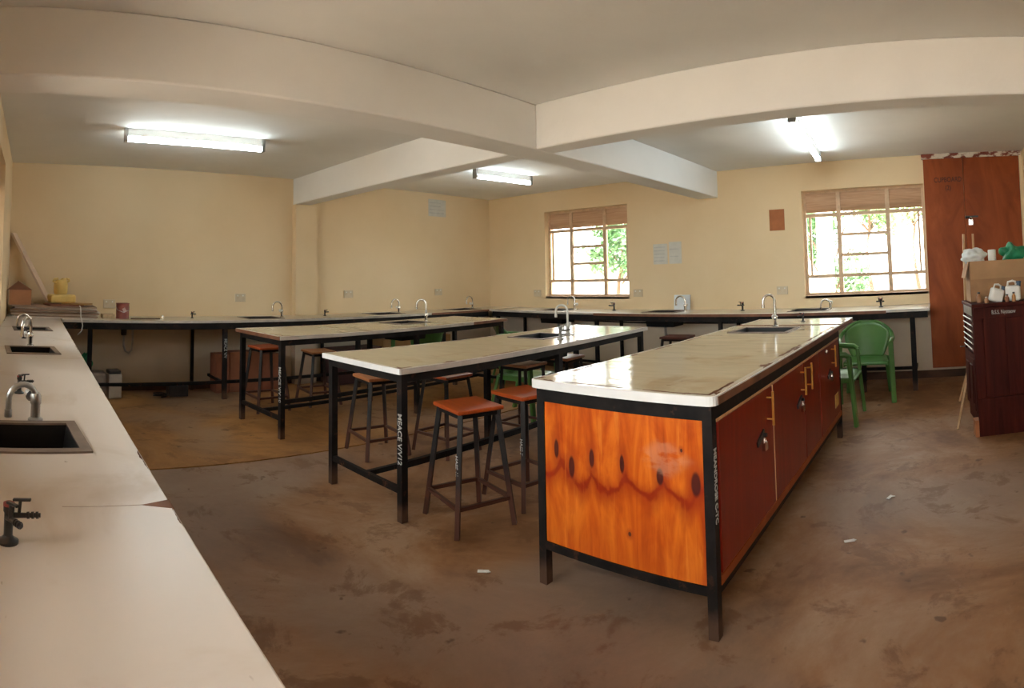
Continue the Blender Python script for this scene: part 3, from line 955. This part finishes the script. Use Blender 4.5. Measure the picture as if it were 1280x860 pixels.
# ------------------------------------------------------------------ stools
def make_stool(label, loc, rz, h, seatm, w=.32, foot=.40, dp=.30, textit=None):
    r = thing('stool', label, 'stool', loc, rz, 'laboratory stools')
    obj('seat', bx(-w / 2, w / 2, -dp / 2, dp / 2, h - .024, h), seatm, r, bev=.006)
    a, b_ = w / 2 - .03, dp / 2 - .03
    fa, fb = foot / 2, (foot - .03) / 2
    fr = nb()
    for q in (((-a, -b_), (a, -b_)), ((a, -b_), (a, b_)), ((a, b_), (-a, b_)), ((-a, b_), (-a, -b_))):
        bar(fr, (*q[0], h - .038), (*q[1], h - .038), .024, .024)
    obj('seat_frame', fr, STEEL, r)
    z1 = .15
    k = (h - .03 - z1) / (h - .03)
    cor = []
    for sx, sy in ((-1, -1), (1, -1), (1, 1), (-1, 1)):
        obj('leg', bar(nb(), (sx * a, sy * b_, h - .03), (sx * fa, sy * fb, 0.002), .026, .026), STOOLM, r)
        cor.append((sx * (a + (fa - a) * k), sy * (b_ + (fb - b_) * k), z1))
    for j in range(4):
        obj('stretcher', bar(nb(), cor[j], cor[(j + 1) % 4], .020, .020), STOOLM, r)
    if textit:
        a4 = Matrix.Translation((a + (fa - a) * .42, -(b_ + (fb - b_) * .42) - .016, h * .56)) @ Matrix.Rotation(pi / 2, 4, 'X') @ Matrix.Rotation(-pi / 2, 4, 'Z')
        a5 = Matrix.Translation((-a - (fa - a) * .42 + .0, -(b_ + (fb - b_) * .42) - .016, h * .56)) @ Matrix.Rotation(pi / 2, 4, 'X') @ Matrix.Rotation(-pi / 2, 4, 'Z')
        text(textit, .032, STENCIL, r, a5 if False else a4)
    return r

def stool_metal():
    t = NT('black_over_red_oxide_steel', .5, 0, .3)
    z = t.xyz()[2]
    f = t.smooth(t.mth('ADD', z, t.mth('MULTIPLY', t.noise(8, 4), .16)), .42, .22)
    a = t.ramp(t.noise(9, 4), [(.35, (.009, .007, .007)), (.7, (.022, .016, .014))])
    t.color(t.mix(t.mth('MULTIPLY', f, .85), a, (.085, .030, .018)))
    return t.m
STOOLM = stool_metal()
make_stool('front stool with bright red square seat, before the middle table', (-2.50, 2.34, 0), rad(-14), .665, SEATW, textit='HASS 12')
make_stool('second red seated stool, between front bench and middle table', (-2.49, 2.83, 0), rad(-9), .665, SEATW, textit='HASS 7')
make_stool('stool with worn orange seat at left side of the middle table', (-3.91, 2.66, 0), rad(-8), .615, SEATO)
make_stool('red-brown stool standing at the near end of the far table', (-5.74, 2.47, 0), rad(3), .665, SEATW)
make_stool('low orange-brown stool left of the far table', (-5.76, 3.12, 0), rad(-4), .585, SEATO)
make_stool('stool with pale seat under the middle table, behind the front bench corner', (-3.36, 3.80, 0), rad(2), .655, SEATO, foot=.33)
make_stool('dark stool beyond the pale one under middle table', (-3.38, 4.40, 0), rad(2), .64, SEATO, foot=.33)
make_stool('stool pushed fully under the middle table, only its legs showing', (-3.60, 3.13, 0), rad(3), .62, SEATW)
make_stool('dark maroon stool by the back bench near the white card', (-3.00, 6.12, 0), rad(4), .66, mat_wood('maroon_seat', (.07, .018, .012), (.10, .027, .018), (.14, .04, .025), .5, 'x'), w=.34)

# ------------------------------------------------------------------ green plastic armchairs
def make_chair(label, loc, rz):
    r = thing('plastic_chair', label, 'chair', loc, rz, 'green plastic chairs')
    # faces -y.  seat
    bm = nb()
    n = 9
    g = [[None] * n for _ in range(n)]
    for a in range(n):
        for b_ in range(n):
            u, v = a / (n - 1) * 2 - 1, b_ / (n - 1) * 2 - 1
            w = .22 - .03 * (v + 1) / 2
            z = .42 - .020 * (1 - u * u) * (1 - v * v) + (.012 * max(0, -v - .6) * -2)
            g[a][b_] = bm.verts.new((u * w, v * .22, z))
    for a in range(n - 1):
        for b_ in range(n - 1):
            bm.faces.new((g[a][b_], g[a + 1][b_], g[a + 1][b_ + 1], g[a][b_ + 1]))
    o = obj('seat', bm, GREENP, r, smooth=True)
    m = o.modifiers.new('thick', 'SOLIDIFY')
    m.thickness = .02
    # backrest: curved shell, round top
    bm = nb()
    rows, colsn = 10, 13
    g = []
    for a in range(rows):
        f = a / (rows - 1)
        row = []
        for b_ in range(colsn):
            u = b_ / (colsn - 1) * 2 - 1
            w = .165 + .085 * sin(min(1, f * 1.15) * pi / 2)
            hgt = .40 + f * (.38 - .10 * abs(u) ** 2.6)
            y = .20 + .10 * f - .09 * u * u * (.3 + .7 * f)
            row.append(bm.verts.new((u * w, y, hgt)))
        g.append(row)
    for a in range(rows - 1):
        for b_ in range(colsn - 1):
            bm.faces.new((g[a][b_], g[a][b_ + 1], g[a + 1][b_ + 1], g[a + 1][b_]))
    o = obj('backrest', bm, GREENP, r, smooth=True)
    m = o.modifiers.new('thick', 'SOLIDIFY')
    m.thickness = .012
    # rim band running over the back and down into the arms
    pts = []
    for k in range(17):
        u = -1 + k / 8
        pts.append((u * .255, .305 - .10 * u * u, .785 - .105 * abs(u) ** 2.6))
    def arm(s):
        return [(s * .268, .15, .665), (s * .278, .04, .642), (s * .280, -.08, .632), (s * .272, -.17, .625), (s * .262, -.21, .60)]
    bm = nb()
    tube(bm, pts, .019, 8)
    obj('top_rim', bm, GREENP, r, smooth=True)
    for s in (-1, 1):
        bm = tube(nb(), [(s * .255, .205, .68)] + arm(s), [.019, .022, .024, .026, .026, .022], 8)
        obj('armrest', bm, GREENP, r, smooth=True)
        obj('leg', bar(nb(), (s * .262, -.20, .61), (s * .272, -.245, .002), .052, .034), GREENP, r, bev=.008)
        obj('leg', bar(nb(), (s * .205, .19, .41), (s * .235, .29, .002), .050, .034), GREENP, r, bev=.008)
        obj('skirt', bar(nb(), (s * .225, -.21, .395), (s * .195, .21, .395), .045, .014, pi / 2), GREENP, r)
    obj('skirt', bar(nb(), (-.22, -.215, .395), (.22, -.215, .395), .014, .05, pi / 2), GREENP, r)
    return r
g1 = make_chair('green plastic armchair facing the room below the right window', (-.80, 6.08, 0), rad(4))
dup(g1, (-1.02, 5.28, 0), rad(90), 'green plastic armchair tucked in behind the front bench')
dup(g1, (-5.05, 5.62, 0), rad(150), 'green plastic chair back showing past the far end of the far table')
dup(g1, (-3.90, 4.46, 0), rad(100), 'green plastic chair mostly hidden under the middle table')
dup(g1, (-6.02, 4.75, 0), rad(-95), 'green plastic chair between the far table and left bench')

# ------------------------------------------------------------------ tall cupboard door on the back wall
cup = sroot('door_1', 'tall red-brown double cupboard door reaching the ceiling', 'door')
DX0, DX1, DZ0 = -.125, 1.055, .12
mid = .36
obj('door_leaf', bx(DX0, mid - .002, 7.03, 7.069, DZ0, 2.665), CUPW, cup, bev=.002)
obj('door_leaf', bx(mid + .002, DX1, 7.03, 7.069, DZ0, 2.665), CUPW, cup, bev=.002)
def peel():
    t = NT('peeling_red_and_white_trim', .8)
    t.color(t.mix(t.smooth(t.noise(9, 4, .6, 0, (1, 1, 2)), .45, .55), (.66, .58, .48), (.20, .04, .02)))
    return t.m
obj('door_head', bx(DX0 - .02, DX1 + .03, 7.02, 7.069, 2.667, 2.727), peel(), cup)
obj('door_jamb', bx(DX1 + .002, XE - .001, 7.0, 7.069, 0, 2.666), WALL, cup)
hb = nb()
bx(.40, .52, 7.018, 7.03, 1.925, 1.945, hb)
cyl(hb, (.36, 7.012, 1.93), (.41, 7.012, 1.93), .016, seg=10)
obj('hasp', hb, BLACKP, cup)
lk = nb()
tube(lk, [(.425 + .018 * cos(pi * j / 8), 7.012, 1.90 + .03 * sin(pi * j / 8)) for j in range(9)], .005, 7)
box(lk, (.425, 7.012, 1.865), (.055, .024, .07))
obj('padlock', lk, CHROME, cup)
text('CUPBOARD', .085, DARKINK, cup, Matrix.Translation((.17, 7.0285, 2.40)) @ Matrix.Rotation(pi / 2, 4, 'X'), sx=.75)
text('(2)', .085, DARKINK, cup, Matrix.Translation((.17, 7.0285, 2.30)) @ Matrix.Rotation(pi / 2, 4, 'X'), sx=.75)

# ------------------------------------------------------------------ dark cabinet and what stands on it
CX, CY, CR = .262, 4.60, rad(6)
cab = thing('wooden_cabinet', 'dark mahogany cabinet with slatted upper front, by the right wall', 'cabinet', (CX, CY, 0), CR)
CW, CDp, CH = .74, .52, 1.05
DRK = DARKW
cc = nb()
bx(.012, CW, .016, CDp, .06, CH - .03, cc)
obj('carcass', cc, DRK, cab)
for k, (a, b_) in enumerate(((0.0, .07), (.075, .255), (.26, .44), (.445, .625), (.63, .74))):
    y = .0 if k in (0, 4) else .008
    obj('plank', bx(a, b_, y, .0155, .30, CH - .12), DRK, cab, bev=.003)
obj('side_rail', bx(0, CW, -.002, .0155, CH - .12, CH - .03), DRK, cab, bev=.003)
obj('side_rail', bx(0, CW, -.002, .0155, 0, .30), DRK, cab, bev=.003)
obj('cabinet_top', bx(-.015, CW + .01, -.015, CDp + .01, CH - .028, CH), DRK, cab, bev=.004)
# front faces -x: rails, slats, panelled door
obj('front_frame', bx(-.006, .011, .02, .06, .18, CH - .03), DRK, cab)
obj('front_frame', bx(-.006, .011, CDp - .04, CDp, .18, CH - .03), DRK, cab)
obj('front_rail', bx(-.006, .011, .06, CDp - .04, CH - .10, CH - .03), GREYM, cab, label='grey worn top rail')
obj('front_rail', bx(-.006, .011, .06, CDp - .04, .60, .64), DRK, cab)
SL = simple('worn_grey_slat', (.30, .25, .22), .4, .1, .3, 9)
for k in range(6):
    bm = nb()
    box(bm, (-.004, CDp / 2 + .01, .675 + k * .048), (.034, CDp - .10, .008), ry=.75)
    obj('slat', bm, SL, cab)
dr = obj('door', bx(-.010, .011, .062, CDp - .042, .19, .60), DRK, cab)
for a in (.10, .28):
    obj('raised_panel', bx(-.018, -.009, a, a + .14, .24, .55), DRK, dr, bev=.006)
obj('latch', box(nb(), (-.03, CDp - .05, .655), (.05, .025, .012)), CHROME, cab)
obj('foot_block', bx(-.03, .04, .0, .10, 0, .13), simple('orange_block', (.38, .14, .05), .7), cab)
text('B.S.S. Ngoteow', .044, STENCIL, cab, Matrix.Translation((.245, -.0035, CH - .075)) @ Matrix.Rotation(pi / 2, 4, 'X'), sx=.72)

def lc(u, v):
    return CX + cos(CR) * u - sin(CR) * v, CY + sin(CR) * u + cos(CR) * v

q = lc(.335, .36)
cb = thing('cardboard_box', 'open brown cardboard box on top of the dark cabinet', 'box', (q[0], q[1], CH), CR)
bm = nb()
W_, D_, H_ = .62, .24, .34
for args in ((-W_ / 2, W_ / 2, -D_ / 2, -D_ / 2 + .006), (-W_ / 2, W_ / 2, D_ / 2 - .006, D_ / 2), (-W_ / 2, -W_ / 2 + .006, -D_ / 2, D_ / 2), (W_ / 2 - .006, W_ / 2, -D_ / 2, D_ / 2)):
    bx(*args, 0, H_, bm)
bx(-W_ / 2, W_ / 2, -D_ / 2, D_ / 2, 0, .006, bm)
bx(-W_ / 2 + .006, W_ / 2 - .006, -D_ / 2 + .006, D_ / 2 - .006, H_ - .03, H_ - .022, bm)
obj('box_body', bm, CARD, cb)
bm = box(nb(), (0, -D_ / 2 - .022, H_ - .075), (W_ - .01, .005, .155), rx=.18)
obj('flap', bm, simple('pale_cardboard', (.42, .25, .13), .85, 0, .12, 6), cb)
bm = box(nb(), (-W_ / 2 - .02, 0, H_ - .07), (.005, D_ - .02, .14), ry=.25)
obj('flap', bm, CARD, cb)

def lump(name, label, cat, loc, r, mat, seed, amp=.25, rz=0, group=None):
    bm = nb()
    bmesh.ops.create_icosphere(bm, subdivisions=4, radius=1)
    rnd = random.Random(seed)
    dirs = [(Vector((rnd.gauss(0, 1), rnd.gauss(0, 1), rnd.gauss(0, 1))).normalized(), rnd.uniform(2, 6), rnd.uniform(0, 6)) for _ in range(9)]
    for v in bm.verts:
        n_ = v.co.normalized()
        f = 1 + amp * sum(sin(d.dot(n_) * fr_ * 2 + ph) for d, fr_, ph in dirs) / 5
        v.co = Vector((n_.x * r[0] * f, n_.y * r[1] * f, max(-.85, n_.z * f) * r[2]))
    for v in bm.verts:
        v.co.z += r[2] * .85
    o = obj(name, bm, mat, smooth=True, loc=loc)
    o.rotation_euler = (0, 0, rz)
    return tag(o, label, cat, group)

zt = CH + H_ - .022
q = lc(.085, .36)
lump('plastic_bag', 'crumpled white plastic bag on the cardboard box', 'bag', (q[0], q[1], zt), (.10, .085, .075), simple('white_bag', (.62, .66, .66), .5), 4)
q = lc(.43, .37)
lump('plastic_bag', 'crumpled bright green plastic bag on the cardboard box', 'bag', (q[0], q[1], zt), (.115, .09, .085), simple('green_bag', (.01, .20, .09), .45, 0, .4, 14), 9, .35)
q = lc(.25, .37)
o = obj('paper_roll', lathe(nb(), [(.032, 0), (.035, .01), (.035, .115), (.02, .118), (.02, .1)]), WHITEP, loc=(q[0], q[1], zt), smooth=True)
tag(o, 'small white roll standing between the white and green bags', 'roll')

# white jerrycans and bottles before the box
def jerry(loc, rz, label, s=1.0, tilt=0.0):
    r = thing('jerrycan', label, 'jerrycan', loc, rz)
    r.rotation_euler = (0, tilt, rz)
    obj('can', bx(-.075 * s, .075 * s, -.05 * s, .05 * s, 0, .15 * s), WHITEP, r, bev=.018)
    bm = tube(nb(), [(-.05 * s, 0, .145 * s), (-.045 * s, 0, .185 * s), (.0, 0, .195 * s), (.03 * s, 0, .185 * s), (.035 * s, 0, .145 * s)], .011 * s, 8)
    obj('handle', bm, WHITEP, r, smooth=True)
    obj('spout', lathe(nb(), [(.022 * s, .14 * s), (.022 * s, .17 * s), (.026 * s, .172 * s), (.026 * s, .19 * s), (.0, .192 * s)], (.06 * s, 0, 0)), simple('cap_' + str(int(s * 100)), (.05, .09, .16), .4), r, smooth=True)
    return r
q = lc(.20, .11)
jerry((*q, CH), CR + .2, 'white plastic jerrycan with handle in front of the cardboard box', .75, .3)
q = lc(.36, .12)
jerry((*q, CH), CR - .3, 'white jerrycan with dark blue cap at the right on the cabinet', .84)
for k, (u, v, h, rr) in enumerate(((.075, .14, .085, .020), (.12, .05, .05, .017), (.29, .04, .06, .018), (.345, .035, .075, .016))):
    q = lc(u, v)
    o = thing('small_bottle', ['short brown bottle at the left end of the cabinet top', 'squat brown bottle nearest the cabinet edge, left of the jerrycans', 'brown bottle in front between the two jerrycans', 'slim orange bottle before the blue capped jerrycan'][k], 'bottle', (*q, CH), 0, 'little bottles on the cabinet')
    obj('body', lathe(nb(), [(rr, 0), (rr, h * .6), (rr * .5, h * .75), (rr * .5, h * .85)], seg=14), simple('amber_%d' % k, ((.30, .13, .05), (.34, .17, .08), (.28, .11, .05), (.5, .22, .06))[k], .35), o, smooth=True)
    obj('cap', lathe(nb(), [(rr * .6, h * .85), (rr * .6, h), (rr * .4, h * 1.02)], seg=12), WHITEP if k == 1 else BLACKP, o, smooth=True)

# pale wooden stick stand behind the cabinet
ea = thing('wooden_stand', 'thin pale wooden stick stand behind the dark cabinet', 'stand', (.17, 5.6, 0))
def rel(p):
    return (p[0] - .17, p[1] - 5.6, p[2])
obj('pole', bar(nb(), rel((.235, 5.72, .26)), rel((.262, 5.62, 1.66)), .020, .020), PALEW, ea)
obj('pole', bar(nb(), rel((.15, 5.80, 0)), rel((.25, 5.72, .34)), .020, .020), PALEW, ea)
obj('pole', bar(nb(), rel((.36, 5.72, 0)), rel((.352, 5.62, 1.66)), .020, .020), PALEW, ea)
obj('pole', bar(nb(), rel((.095, 4.83, 0)), rel((.265, 5.42, .5)), .018, .018), PALEW, ea)
obj('crossbar', bar(nb(), rel((.24, 5.70, .62)), rel((.36, 5.70, .62)), .02, .02), PALEW, ea)
obj('crossbar', bar(nb(), rel((.24, 5.71, .5)), rel((.265, 5.42, .5)), .02, .02), PALEW, ea)

# ------------------------------------------------------------------ things on the walls
def socket(p, nrm, label, w=.145):
    r = thing('wall_socket', label, 'socket', p, 0 if nrm == 'y' else pi / 2, 'white double sockets')
    obj('plate', bx(-w / 2, w / 2, -.014, 0, -.052, .052), simple('ivory_plate', (.60, .50, .36), .45, 0, .05) if 'ivory_plate' not in bpy.data.materials else bpy.data.materials['ivory_plate'], r, bev=.003)
    for s in (-1, 1):
        obj('outlet', bx(s * w * .25 - .022, s * w * .25 + .022, -.0165, -.014, -.025, .012), bpy.data.materials['outlet_face'] if 'outlet_face' in bpy.data.materials else simple('outlet_face', (.58, .47, .33), .5), r, bev=.001)
        obj('switch', bx(s * w * .25 - .007, s * w * .25 + .007, -.019, -.014, .018, .034), WHITEP, r)
    return r
for y, z, la in ((.94, 1.045, 'double socket above the maroon tin, left wall'), (2.62, 1.135, 'double socket on left wall above the first bench sink'), (4.24, 1.17, 'double socket on left wall just past the pilaster'), (5.90, 1.17, 'double socket on left wall near the room corner')):
    socket((XW + .0005, y, z), 'x', la)
for x, la in ((-5.90, 'double socket on back wall left of the left window'), (-4.06, 'double socket on back wall right of the left window'), (-1.97, 'double socket on back wall left of the right window')):
    socket((x, YW - .0005, 1.13), 'y', la)

PRINT = simple('faint_print', (.50, .49, .46), .8)
SHEET = simple('aged_notice_paper', (.60, .58, .53), .8, 0, .06)
def notice(p, nrm, w, h, label, n=5, seed=1):
    r = thing('wall_notice', label, 'notice', p, 0 if nrm == 'y' else pi / 2)
    obj('sheet', bx(-w / 2, w / 2, -.003, -.0005, -h / 2, h / 2), SHEET, r)
    rnd = random.Random(seed)
    for k in range(n):
        a = rnd.uniform(.1, .3) * w
        z = h / 2 - (k + 1) * h / (n + 1)
        obj('print_line', bx(-w / 2 + .05 * w, w / 2 - a, -.0036, -.003, z - h * .025, z + h * .025), PRINT, r)
    return r
notice((XW, 5.89, 2.50), 'x', .36, .27, 'white notice sheet high on the left wall near the corner', 4, 2)
notice((-3.69, YW, 1.665), 'y', .22, .28, 'faded grey notice, left of the pair on the back wall', 5, 3)
notice((-3.46, YW, 1.675), 'y', .19, .30, 'paler blank notice, right of the pair on the back wall', 2, 5)
o = obj('brown_card', bx(-.10, .10, -.006, -.0005, -.135, .135), simple('brown_card_board', (.36, .12, .04), .7, 0, .15, 8), loc=(-2.005, YW, 2.03))
tag(o, 'small reddish brown card fixed on the back wall between windows', 'card')
o = obj('white_card', box(nb(), (0, 0, .10), (.24, .008, .20), rx=-.12), simple('white_card_board', (.66, .70, .74), .7, 0, .03), loc=(-3.36, 7.03, .901))
tag(o, 'white card leaning on the back wall behind a tap', 'card')

# ------------------------------------------------------------------ clutter in the far left corner
rnd = random.Random(3)
z = .9
LB = ['bottom sheet of the flattened cardboard stack on the side counter', 'second sheet from the bottom of the cardboard stack', 'third sheet from the bottom of the cardboard stack', 'fourth sheet from the bottom of the cardboard stack', 'fifth sheet from bottom, pale, in the cardboard stack', 'third sheet from the top of the cardboard stack', 'second sheet from the top of the cardboard stack', 'top sheet of the flattened cardboard stack, under the brown box']
SH = [simple('sheet_%d' % k, c, .85, 0, .12, 5) for k, c in enumerate(((.62, .54, .47), (.27, .18, .13), (.66, .58, .51), (.36, .25, .19)))]
for k in range(8):
    h = rnd.uniform(.013, .020)
    w, l = rnd.uniform(.46, .54), rnd.uniform(.90, 1.02)
    bm = nb()
    n = 8
    for j in range(n):
        a, b_ = -l / 2 + l * j / n, -l / 2 + l * (j + 1) / n
        bx(-w / 2, w / 2, a, b_, 0, h * .8, bm)
    bmesh.ops.remove_doubles(bm, verts=bm.verts, dist=.0001)
    for v in bm.verts:
        v.co.z += .0
    o = obj('cardboard_sheet', bm, SH[k % 4], loc=(-6.66 + rnd.uniform(-.02, .02), .255 + rnd.uniform(-.02, .02), z))
    o.rotation_euler = (0, 0, rnd.uniform(-.02, .02))
    tag(o, LB[k], 'cardboard', 'flattened cardboard stack')
    z += h
ZS = z
hs = thing('cardboard_box', 'small brown box with raised gable flaps on the cardboard stack', 'box', (-6.60, -.13, ZS), 0)
bm = bx(-.11, .11, -.125, .125, 0, .165)
obj('box_body', bm, simple('tan_cardboard', (.42, .19, .09), .8, 0, .12, 6), hs)
bm = nb()
for x in (.085,):
    v = [bm.verts.new(p) for p in ((x, -.15, .165), (x, .13, .165), (x, -.03, .265))]
    v2 = [bm.verts.new(p) for p in ((x - .17, -.15, .165), (x - .17, .13, .165), (x - .17, -.03, .265))]
    bm.faces.new(v)
    bm.faces.new(v2[::-1])
    for a in range(3):
        b_ = (a + 1) % 3
        bm.faces.new((v[a], v[b_], v2[b_], v2[a]))
obj('flap', bm, simple('dark_cardboard', (.20, .085, .045), .85, 0, .15, 6), hs)
o = obj('wooden_plank', bar(nb(), (-6.66, .20, ZS + .03), (-6.93, -.24, 1.86), .10, .025), simple('pale_plank', (.64, .48, .36), .7, 0, .12, 4))
tag(o, 'long pale plank leaning diagonally in the far left corner', 'plank')
o = obj('folder', box(nb(), (0, 0, .0075), (.34, .40, .015)), CARDD, loc=(-6.62, .36, ZS), bev=.003)
o.rotation_euler = (0, 0, .2)
tag(o, 'dark reddish folder lying under the yellow pieces', 'folder')
o = obj('folder', box(nb(), (0, 0, .006), (.26, .30, .012)), simple('mustard_folder', (.42, .23, .08), .8), loc=(-6.61, .52, ZS + .016))
o.rotation_euler = (0, 0, -.35)
tag(o, 'mustard brown folder sticking out beside the yellow pieces', 'folder')
o = obj('yellow_block', bx(-.09, .09, -.15, .15, 0, .095), YELLOW, loc=(-6.64, .34, ZS + .029), bev=.02)
o.rotation_euler = (0, 0, .25)
tag(o, 'yellow block lying on the folders, lower of two yellow pieces', 'block')
yc = thing('yellow_container', 'cut yellow plastic container standing on the yellow block', 'container', (-6.66, .33, ZS + .125), .2)
bm = nb()
lathe(bm, [(.068, 0), (.080, .02), (.082, .11), (.070, .15), (.062, .165), (.055, .163), (.060, .14), (.062, .03)], seg=14)
for v in bm.verts:
    v.co.x *= .85
    if v.co.z > .14 and v.co.y > .02:
        v.co.z += .022
obj('body', bm, YELLOW, yc, smooth=True)
obj('handle', tube(nb(), [(.03, -.07, .13), (.035, -.10, .15), (.03, -.085, .175), (.02, -.04, .178)], .013, 8), YELLOW, yc, smooth=True)
obj('rim', tube(nb(), [(.0, .075, .14), (.0, .10, .155), (.0, .095, .175), (.0, .06, .182)], .012, 8), YELLOW, yc, smooth=True)
o = obj('string', tube(nb(), [(-6.37, .53, ZS + .012), (-6.34, .54, ZS), (-6.335, .545, .93), (-6.272, .55, .90), (-6.268, .56, .84), (-6.27, .55, .78), (-6.272, .51, .74)], .006, 6), WHITEP, smooth=True)
tag(o, 'white plastic string hanging down from the cardboard stack', 'string')
tin = thing('paint_tin', 'maroon labelled tin on the left bench beside the cardboard', 'tin', (-6.58, 1.045, .9))
bm = lathe(nb(), [(.078, 0), (.078, .008), (.075, .012), (.075, .165), (.079, .168), (.079, .176), (.070, .177), (.070, .165)], seg=24)
def mat_tin():
    t = NT('maroon_tin_label', .4)
    z = t.xyz()[2]
    a = t.ramp(t.noise(9, 5), [(.35, (.20, .04, .035)), (.7, (.34, .11, .09))])
    t.color(a)
    return t.m
obj('body', bm, mat_tin(), tin, smooth=True)
obj('label', box(nb(), (.073, .01, .10), (.008, .035, .05), rx=.5), simple('pale_tin_label', (.55, .38, .34), .5), tin)
obj('handle', tube(nb(), [(.0, -.079, .14), (.05, -.07, .10), (.085, .0, .075), (.05, .07, .10), (.0, .079, .14)], .003, 6), GREYM, tin, smooth=True)
o = obj('paper_stack', bx(-.10, .10, -.07, .07, 0, .045), simple('tan_paper', (.50, .36, .22), .8, 0, .2, 20), loc=(-6.62, .88, .9))
tag(o, 'small stack of tan papers between cardboard and maroon tin', 'papers')
o = obj('ruler', box(nb(), (0, 0, .006), (.03, .34, .012)), simple('dark_rod', (.06, .03, .02), .5), loc=(-6.50, 1.30, .9))
tag(o, 'dark flat stick lying on the left bench past the tin', 'stick')
o = obj('metal_clip', lathe(nb(), [(.018, 0), (.018, .03), (.012, .045), (.006, .046)]), CHROME, loc=(-6.50, 1.50, .9), smooth=True)
tag(o, 'small metal cap standing at the end of the dark stick', 'cap')

# ------------------------------------------------------------------ on the floor below the benches
FZ = .004
def block(loc, label, mat, dark):
    r = thing('white_block', label, 'block', loc, .1, 'white blocks under the left bench')
    obj('body', bx(-.10, .10, -.075, .075, 0, .27), mat, r, bev=.006)
    obj('dark_top', bx(-.08, .08, -.07, .07, .27, .31), dark, r, bev=.008)
    return r
WB = simple('white_block_mat', (.50, .44, .38), .7, 0, .1, 6)
block((-6.60, .96, FZ), 'white container with dark cap on the floor under left bench', WB, BLACKP)
o = obj('white_sack', bx(-.11, .11, -.13, .13, 0, .27), simple('grey_sack', (.36, .30, .25), .8, 0, .2, 9), loc=(-6.70, .755, FZ), bev=.03)
tag(o, 'greyish white sack left of the capped white container', 'sack')
lump('green_bag', 'scrap of green plastic behind the leg of left bench', 'bag', (-6.45, .62, .34), (.05, .06, .09), simple('green_scrap', (.01, .16, .05), .5), 12, .4)
o = obj('shelf_crate', bx(-.11, .11, -.12, .12, 0, .333), CARDD, loc=(-6.46, .555, FZ))
tag(o, 'dim crate holding the green plastic scrap', 'crate')
o = obj('black_box', bx(-.09, .09, -.115, .115, 0, .13), BLACKP, loc=(-6.62, 1.72, FZ), bev=.012)
tag(o, 'small black box on the floor under left bench', 'box')
o = obj('wire_coil', tube(nb(), [(-6.55 + .06 * cos(k * .7), 1.50 + .08 * sin(k * .7), FZ + .012 + .002 * k) for k in range(16)], .008, 6), BLACKP, smooth=True)
tag(o, 'black cable coil on the floor beside the small black box', 'cable')
r = thing('storage_box', 'reddish brown carton under left bench behind the lettered leg', 'box', (-6.74, 2.62, FZ))
for k, (a, b_) in enumerate(((-.42, -.25), (-.24, .18), (.19, .44))):
    obj('board', bx(-.12 + .01 * k, .11 - .012 * k, a, b_, 0, (.46, .48, .44)[k]), [CARDD, simple('rust_board', (.30, .11, .055), .75, 0, .2, 4), CARDD][k], r, bev=.004)
r = thing('storage_box', 'long tan carton under left bench behind the far table', 'box', (-6.72, 5.2, FZ))
obj('box_body', bx(-.14, .14, -.62, .62, 0, .54), simple('orange_tan_carton', (.40, .22, .09), .8, 0, .15, 4), r, bev=.006)
obj('tape', bx(.1405, .1425, -.62, .62, .36, .40), simple('dark_tape', (.10, .05, .025), .5), r)
r = thing('storage_box', 'dark maroon chest under left bench behind the orange stools', 'chest', (-6.70, 4.15, FZ))
obj('body', bx(-.16, .16, -.36, .36, 0, .42), simple('dark_maroon', (.055, .022, .022), .6, 0, .3, 4), r, bev=.006)
obj('lid', bx(-.17, .17, -.37, .37, .421, .46), simple('dark_maroon_lid', (.075, .028, .025), .6, 0, .3, 4), r, bev=.006)

# ------------------------------------------------------------------ litter on the floor
for k, (x, y, a, la) in enumerate(((-.52, 2.95, .4, 'torn white paper scrap on the floor before the red doors'), (-.36, 3.5, 1.2, 'smaller paper scrap further along the red doors'), (-2.02, 1.98, .7, 'crumb of white paper on the floor left of the front bench'))):
    bm = nb()
    box(bm, (0, 0, .004), (.055, .018, .003), rz=a, rx=.15)
    box(bm, (.02, .008, .006), (.025, .02, .003), rz=a + .8, ry=.25)
    o = obj('paper_scrap', bm, PAPER, loc=(x, y, .0005))
    tag(o, la, 'litter', 'paper scraps on the floor')
